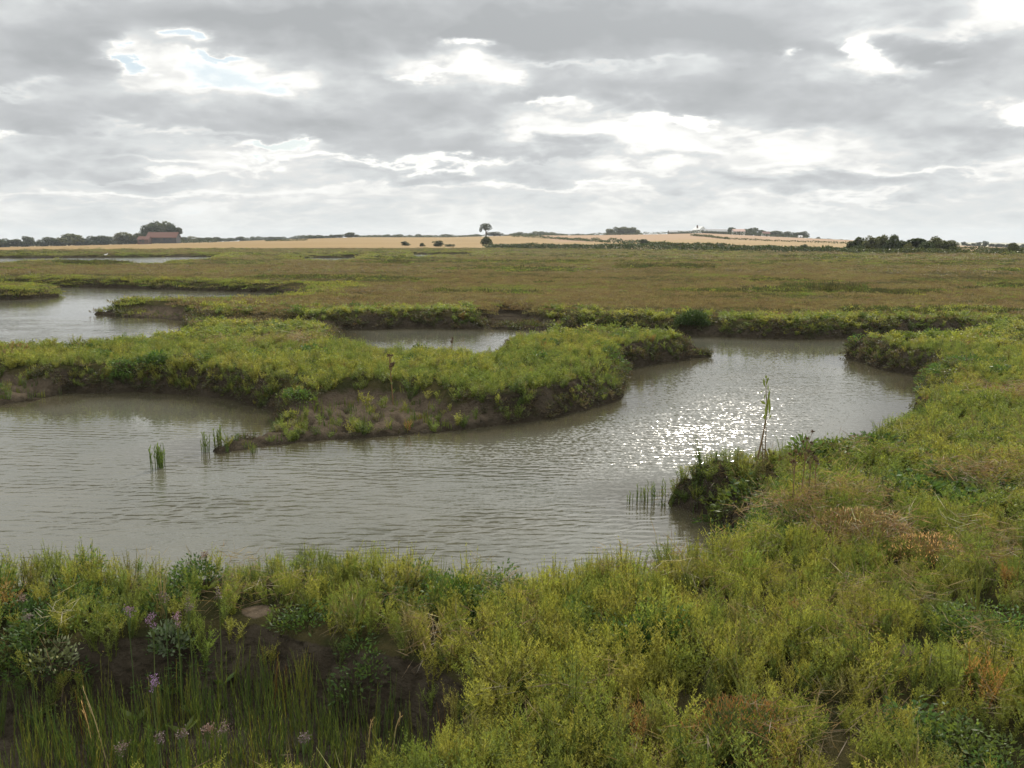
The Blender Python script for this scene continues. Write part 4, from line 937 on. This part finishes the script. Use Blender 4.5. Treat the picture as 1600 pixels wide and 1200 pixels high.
    # shrubs
    def shrub(px, base, w, h, label, mats, n, leaf, zg=.5, kite=False, name='shrub', dep=None):
        x, y = at(px, base, zg); z = ground_z(x, y); x0 = x
        o = thing(name, (x, y, z), label, 'shrub'); dep = dep or w
        k0 = 0
        for mt, fr, pn, (r0, r1) in mats:
            m = int(n * fr); D = unit(RNG.normal(size=(m, 3))); D[:, 2] = np.abs(D[:, 2]); q = RNG.uniform(r0, r1, m)[:, None]
            lump = 1 + .22 * vn(D[:, 0] * 3 + 9, D[:, 1] * 3 + D[:, 2] * 2, 5)[:, None]
            P = D * q * lump * np.array([w / 2, dep / 2, h]); g = Leaves()
            dd = unit(D + RNG.normal(0, .5, (m, 3)) + [0, 0, .5]); g.blades(P, dd, leaf * RNG.uniform(.6, 1.4, m), leaf * (.5 if kite else .22), kite=True)
            if pn == 'branches':
                g = Leaves()
                for q in range(m):
                    g.tube([(0, 0, 0), P[q] * .55 + [0, 0, .02], P[q]], [.004, .003, .0015], 3, (1, 1, 1))
            add_obj(pn, g.mesh(pn, mt), o, kind='stuff')
        return o
    shrub(1155, 1180, .62, .30, 'bushy plant with orange red tips at the bottom of the view', [(darkl, 1.1, 'foliage', (.3, 1.0)), (redst, .38, 'red_tips', (.85, 1.06)), (stemm, .02, 'branches', (.7, .9))], 5200, .022, .5, dep=.5)
    shrub(1340, 845, 1.05, .27, 'reddish brown withered bush on the bank under tangled straw', [(tint_mat('withered_leaf', (.15, .10, .06)), .8, 'foliage', (.4, 1.)), (tint_mat('rust_leaf', (.15, .10, .065)), .30, 'dry_tips', (.9, 1.06)), (tint_mat('bleached_twig', (.45, .33, .2)), .08, 'dry_stems', (.98, 1.08))], 6500, .028, .5, dep=.75)
    shrub(1450, 875, .7, .22, 'low withered bush right of the larger brown one with pale straw', [(tint_mat('withered_leaf', (.15, .11, .06)), .8, 'foliage', (.4, 1.)), (tint_mat('bleached_twig', (.45, .33, .2)), .2, 'dry_stems', (.95, 1.1))], 3800, .028, .5, dep=.6)
    shrub(1085, 498, 1.1, .42, 'dark rounded shrub standing on the bank across the creek', [(darkl, 1., 'foliage', (.5, 1.)), (stemm, .01, 'branches', (.7, .9))], 2600, .08, .5, True)
    shrub(1150, 850, .30, .17, 'small rusty brown tuft at the shore below the promontory', [(redst, .5, 'dry_tips', (.6, 1.05)), (tint_mat('bleached_twig', (.45, .33, .2)), .4, 'dry_stems', (.8, 1.1))], 700, .03, .5)
    shrub(270, 1045, .26, .18, 'grey green leafy plant hanging on the mud bank of the hollow', [(greyl, 1., 'foliage', (.4, 1.))], 300, .045, .25, True)
    shrub(85, 1010, .34, .14, 'grey green leafy plant with pale leaves at the left hollow edge', [(greyl, .8, 'foliage', (.4, 1.)), (tint_mat('pale_leaf', (.35, .38, .25)), .08, 'pale_leaves', (.9, 1.05))], 420, .034, .5, True)
    shrub(712, 950, .34, .24, 'dark green leafy plant among the yellow bushes of the near bank', [(tint_mat('deep_green_leaf', (.06, .13, .03)), 1., 'foliage', (.3, 1.))], 800, .045, .5, True)
    # mauve flower heads of the near bank
    FL = [(43, 920, 958, 'mauve flower cluster at the left edge of the near bank', pink), (35, 912, 935, 'small mauve flower head above the left edge cluster', pink), (256, 925, 930, 'pale mauve flower head behind the mud patch', pink), (201, 945, 950, 'mauve flower head above the dark bank', pur), (236, 962, 968, 'small purple flower cluster left of the brightest one', pur),
        (277, 965, 968, 'brightest purple flower cluster over the mud bank', pur), (320, 880, 866, 'dark pink flower head standing out against the water', pink), (341, 925, 924, 'purple flower head right of the pale mauve one', pink), (295, 942, 942, 'low mauve flower head above the brightest cluster', pink),
        (240, 1070, 1062, 'dark purple flower head in the shaded hollow', pur), (250, 1160, 1152, 'large mauve flower cluster at the bottom left', pink), (190, 1175, 1168, 'dark mauve flower cluster at the bottom left corner side', pink), (325, 1140, 1137, 'mauve flower head at the top of the bottom left yellow bushes', pink), (350, 1140, 1137, 'right hand mauve flower head above the bottom yellow bushes', pink), (475, 1160, 1154, 'single mauve flower head near the bottom middle', pink), (285, 1150, 1144, 'small mauve flower head between the bottom clusters', pink)]
    for px, base, fy, lb, mt in FL:
        z1 = .80; 
        x, y = at(px, fy, z1); z = ground_z(x, y); hh = z1 - z
        if hh < .1 or hh > .8: z1 = z + .34; x, y = at(px, fy, z1); z = ground_z(x, y); hh = z1 - z
        o = thing('sea_lavender', (x, y, z), lb, 'flower', 'mauve flowers on the near bank', RNG.uniform(0, 6))
        g = Leaves(); g.tube([(0, 0, 0), (0, 0, hh * .5), (.01, 0, hh * .85)], [.003, .003, .002], 4, (1, 1, 1)); heads = []
        for k in range(9):
            a = k * .7 + RNG.uniform(0, .5); rr = RNG.uniform(.004, .024); e = np.array([rr * math.cos(a), rr * math.sin(a), hh * RNG.uniform(.94, 1.04)]); g.tube([(.01, 0, hh * .8), e], [.0018, .001], 3, (1, 1, 1)); heads.append(e)
        add_obj('stem', g.mesh('stem', leafm), o)
        g = Leaves()
        for e in heads:
            m = 14; g.blades(e + RNG.normal(0, .008, (m, 3)), unit(RNG.normal(size=(m, 3)) + [0, 0, .7]), .009, .006, kite=True)
        add_obj('flower_head', g.mesh('flower_head', mt), o)
        m = 6; a = RNG.uniform(0, 6.28, m); g = Leaves(); g.blades(np.zeros((m, 3)) + [0, 0, .02], unit(np.stack([np.cos(a), np.sin(a), np.full(m, .8)], 1)), .12, .035, kite=True); add_obj('leaf', g.mesh('leaf', leafm), o, kind='stuff')
    # long pale grass blades in the hollow
    for (pa, pb, lb) in (((170, 1190), (131, 1078), 'long pale grass stalk leaning left in the hollow'), ((148, 1170), (128, 1100), 'shorter grass stalk crossing beside the leaning one'), ((90, 1098), (134, 1134), 'grass blade sloping down to the right in the hollow'), ((165, 1084), (232, 1106), 'nearly flat grass blade bent over the hollow'),
        ((575, 1155), (582, 1125), 'pale straight blade in front of the dark hollow'), ((612, 1160), (626, 1118), 'pale leaning blade at the right of the hollow'), ((92, 1070), (97, 1020), 'pale bent blade hanging from the left bank'), ((5, 905), (12, 872), 'brown grass spray at the left edge over the water')):
        zA = .12 if pa[1] > 1000 else .5; x, y = at(*pa, max(zA, .12)); z = ground_z(x, y)
        d1 = ray(*pb); t = (y * 1.01) / d1[1]; B = np.array([d1[0] * t - x, .01 * y, H + d1[2] * t - z]); g = Leaves()
        A = np.array([0, 0, .0]); mid = (A + B) / 2 + [0, 0, .04]
        g.tube([A, mid * .6, mid, (mid + B) / 2 + [0, 0, .01], B], [.0035, .0035, .003, .0025, .0008], 4, (1, 1, 1))
        m = 10; tt = np.linspace(.7, 1, m)[:, None]; g.blades(A + (B - A) * tt, unit(np.repeat([B - A], m, 0) + RNG.normal(0, .05, (m, 3))), .03, .005, kite=True)
        o = add_obj('grass_stalk', g.mesh('grass_stalk', strawm), loc=(x, y, z)); o['label'] = lb; o['category'] = 'grass stalk'; o['group'] = 'long dry stalks in the hollow'
    # white bird by the far water strip
    x, y = at(166, 402.2, 0); 
    o = thing('bird', (x, y, .02), 'small white bird standing at the edge of the far water strip', 'bird')
    import bmesh
    bm = bmesh.new(); sk = [((0, 0, .42), .11), ((-.18, 0, .46), .12), ((.15, 0, .50), .09), ((.24, 0, .62), .045), ((.27, 0, .74), .05), ((-.40, 0, .44), .03)]
    vs = [bm.verts.new(p) for p, _ in sk]
    for a, b in ((0, 1), (0, 2), (2, 3), (3, 4), (1, 5)): bm.edges.new((vs[a], vs[b]))
    me = bpy.data.meshes.new('body'); bm.to_mesh(me); bm.free(); me.materials.append(plain_mat('white_feather', (.85, .85, .82), (.7, .7, .7)))
    b = add_obj('body', me, o); md = b.modifiers.new('skin', 'SKIN')
    for i, (_, rr) in enumerate(sk): me.skin_vertices[0].data[i].radius = (rr, rr)
    me.skin_vertices[0].data[0].use_root = True
    b.modifiers.new('sub', 'SUBSURF').levels = 1
    for sgn in (-1, 1):
        g = Leaves(); g.tube([(0, sgn * .05, -.05), (.02, sgn * .05, .2), (-.02, sgn * .04, .4)], [.012, .012, .02], 5, (1, 1, 1)); add_obj('leg', g.mesh('leg', M_BARK), o)
    g = Leaves(); g.tube([(.3, 0, .745), (.42, 0, .72)], [.018, .003], 5, (1, 1, 1)); add_obj('beak', g.mesh('beak', M_BARK), o)

# ------------------------------------------------------------------ sky, sun, haze
SUN_AZ, SUN_EL = 14.5, 33.0
def build_light():
    w = bpy.data.worlds.new('World'); scene.world = w; w.use_nodes = True; nt = w.node_tree; nt.nodes.clear(); L = nt.links
    out = nt.nodes.new('ShaderNodeOutputWorld'); bg = nt.nodes.new('ShaderNodeBackground'); L.new(bg.outputs[0], out.inputs[0])
    sky = nt.nodes.new('ShaderNodeTexSky'); sky.sky_type = 'NISHITA'; sky.sun_disc = False
    sky.sun_elevation = R(SUN_EL); sky.sun_rotation = R(SUN_AZ); sky.air_density = 1; sky.dust_density = 2.5; sky.ozone_density = 1
    tc = nt.nodes.new('ShaderNodeTexCoord').outputs['Generated']; sp = nt.nodes.new('ShaderNodeSeparateXYZ'); L.new(tc, sp.inputs[0])
    x, y, z = (E(nt, sp.outputs[i]) for i in range(3))
    zc = z.mx(0.0) + .27
    cm = nt.nodes.new('ShaderNodeCombineXYZ'); L.new((x / zc).k, cm.inputs[0]); L.new((y / zc).k, cm.inputs[1]); p = cm.outputs[0]
    n1 = noise(nt, p, 1.5, 7, .55, .2); n2 = noise(nt, p, 4.5, 6, .55, .2); n5 = noise(nt, p, 16.0, 4, .6)
    def billow(sc, di):
        q = (noise(nt, p, sc, 3, .5, di) - .5)._m('ABSOLUTE'); return q
    bl = billow(3.2, .3) * 1.7 + billow(8.5, .3) * .8
    yy = y.mx(.02); a = x / yy * F; e = z / yy * F
    # cloud masses (+) and breaks (-): column, row, half width, half height, amount
    B = [(620, 275, 240, 13, .35), (130, 268, 160, 10, .25), (1250, 285, 170, 12, .3), (350, 320, 260, 9, .2), (1000, 315, 220, 9, .2), (560, 252, 200, 5, -.4), (830, 292, 260, 5, -.3), (200, 305, 200, 5, -.3), (1450, 262, 150, 6, -.4), (1300, 310, 200, 5, -.25), (880, 45, 520, 62, 1.0), (90, 95, 150, 62, .75), (400, 25, 200, 40, .45), (1200, 75, 120, 32, .35), (1480, 95, 95, 36, .65), (500, 185, 330, 32, .55), (1190, 172, 190, 38, .6), (800, 150, 260, 22, .22), (600, 120, 70, 16, .4), (1530, 215, 110, 28, .5),
         (740, 232, 230, 22, .35), (110, 245, 170, 16, .3), (900, 240, 160, 28, .4), (1000, 140, 200, 20, .3), (240, 290, 180, 12, .15), (1400, 285, 200, 16, .25), (60, 190, 90, 16, .2),
         (224, 86, 34, 34, -.55), (285, 58, 28, 13, -1.3), (212, 100, 12, 14, -.9), (335, 88, 34, 5, -.9), (330, 104, 80, 20, -.7), (450, 128, 120, 16, -.6), (270, 135, 110, 14, -.45), (640, 118, 30, 6, -.5), (700, 100, 84, 30, -1.0), (738, 64, 40, 8, -2.0), (790, 118, 36, 8, -.5), (900, 190, 110, 24, -.7), (1065, 184, 54, 9, -1.6),
         (860, 162, 40, 6, -.9), (1040, 225, 90, 14, -.35), (1372, 78, 20, 16, -1.9), (1400, 108, 70, 12, -.6), (1585, 22, 60, 16, -1.1), (1440, 50, 120, 12, -.7), (1390, 112, 90, 16, -.5), (960, 210, 160, 14, -.35), (1505, 90, 26, 7, -.6), (430, 228, 60, 6, -1.5), (450, 236, 80, 6, -.5), (1560, 172, 60, 10, -.75),
         (1230, 248, 90, 12, -.4), (1000, 258, 110, 12, -.45), (1220, 215, 60, 6, -.3), (20, 210, 60, 6, -.6), (280, 205, 130, 5, -.4), (700, 253, 120, 6, -.5), (1130, 230, 200, 8, -.3), (1590, 185, 30, 6, -.8), (1232, 85, 16, 8, -1.), (0, 140, 60, 8, -.5), (250, 275, 140, 5, -.35), (240, 250, 60, 5, -.3), (900, 100, 160, 6, -.45)]
    en = (noise(nt, p, 3.6, 7, .58) - .5); en2 = (noise(nt, p, 4.6, 7, .58, .2) - .5)
    a2 = a + en * 300; e2 = e + en2 * 105
    acc = None
    for cx, cy, sx, sy, am in B:
        d = ray(cx, cy); ca = d[0] / d[1] * F; ce = d[2] / d[1] * F
        g = (((a2 - ca) / float(sx)).sq() + ((e2 - ce) / float(sy)).sq()) * -1.0
        t = g.exp() * (am * 1.15); acc = t if acc is None else acc + t
    front = y.step(.1, .5)
    D = (n1 - .5) * 1.6 + (n2 - .5) * .65 + (n5 - .5) * .2 + (bl - .25) * .9 + acc * front + .06
    ramp = nt.nodes.new('ShaderNodeValToRGB'); L.new((D * .5 + .5)._m('ADD', 0, clamp=True).k, ramp.inputs[0]); cr = ramp.color_ramp
    pts = [(0.0, (.54, .67, .75)), (.17, (.64, .74, .79)), (.26, (.84, .87, .86)), (.31, (.865, .865, .84)), (.40, (.78, .78, .755)), (.49, (.655, .66, .65)), (.55, (.61, .63, .63)), (.74, (.475, .49, .50)), (1.0, (.37, .385, .395))]
    cr.elements[0].position = 0; cr.elements[1].position = 1
    for q in pts[1:-1]: cr.elements.new(q[0])
    for el, q in zip(cr.elements, pts): el.position = q[0]; el.color = (*q[1], 1)
    gap = D.step(-.42, -.75)
    c = mixc(nt, gap * .4, ramp.outputs[0], mixc(nt, 1.0, sky.outputs[0], (.09, .09, .09), 'MULTIPLY'))
    # low sky smooths out towards the horizon
    low = e.step(90, 8) * .55 * y.step(.0, .2)
    c = mixc(nt, low, c, mixc(nt, noise(nt, p, .5, 3, .5).step(.35, .65), (.55, .575, .575), (.62, .635, .62)))
    # brighter cloud round the veiled sun
    sd = (math.sin(R(SUN_AZ)) * math.cos(R(SUN_EL)), math.cos(R(SUN_AZ)) * math.cos(R(SUN_EL)), math.sin(R(SUN_EL)))
    dot = x * sd[0] + y * sd[1] + z * sd[2]
    glow = (((dot - 1.0) * 45.0).exp() * 1.6 + 1.0) * (z.step(.20, .55) * .75 + 1.0)
    bgcol = mixc(nt, 1.0, c, (1, 1, 1), 'MULTIPLY')
    L.new(bgcol, bg.inputs[0]); L.new((glow * SKYGAIN).k, bg.inputs[1])
    sl = bpy.data.lights.new('sun', 'SUN'); sl.energy = 4.3; sl.angle = R(.9); sl.color = (1, .91, .78)
    so = bpy.data.objects.new('sun', sl); col.objects.link(so)
    so.rotation_euler = (R(90 - SUN_EL), 0, R(180 - SUN_AZ))
    # distance haze
    V = []; F_ = []; box(V, F_, -3300, 3300, -3300, 3300, -6.5, 40)
    me = bpy.data.meshes.new('haze'); me.from_pydata(V, [], F_); m, nt, out = new_mat('haze')
    v = nt.nodes.new('ShaderNodeVolumePrincipled'); v.inputs['Color'].default_value = (.86, .93, 1., 1); v.inputs['Density'].default_value = .00013; v.inputs['Anisotropy'].default_value = .2
    nt.links.new(v.outputs[0], out.inputs['Volume']); me.materials.append(m)
    add_obj('haze', me, kind='stuff', label='thin bright haze over the far fields')
SKYGAIN = 1.2

build_light(); build_ground(); build_water(); build_plants(); build_trees(); build_hedges(); build_farms(); build_single_plants()
vs = scene.view_settings; vs.view_transform = 'Standard'; vs.look = 'None'; vs.exposure = 0; vs.gamma = 1
scene.cycles.caustics_reflective = False; scene.cycles.caustics_refractive = False; scene.cycles.max_bounces = 6; scene.cycles.transparent_max_bounces = 8; scene.cycles.volume_bounces = 0
scene.cycles.sample_clamp_indirect = 4
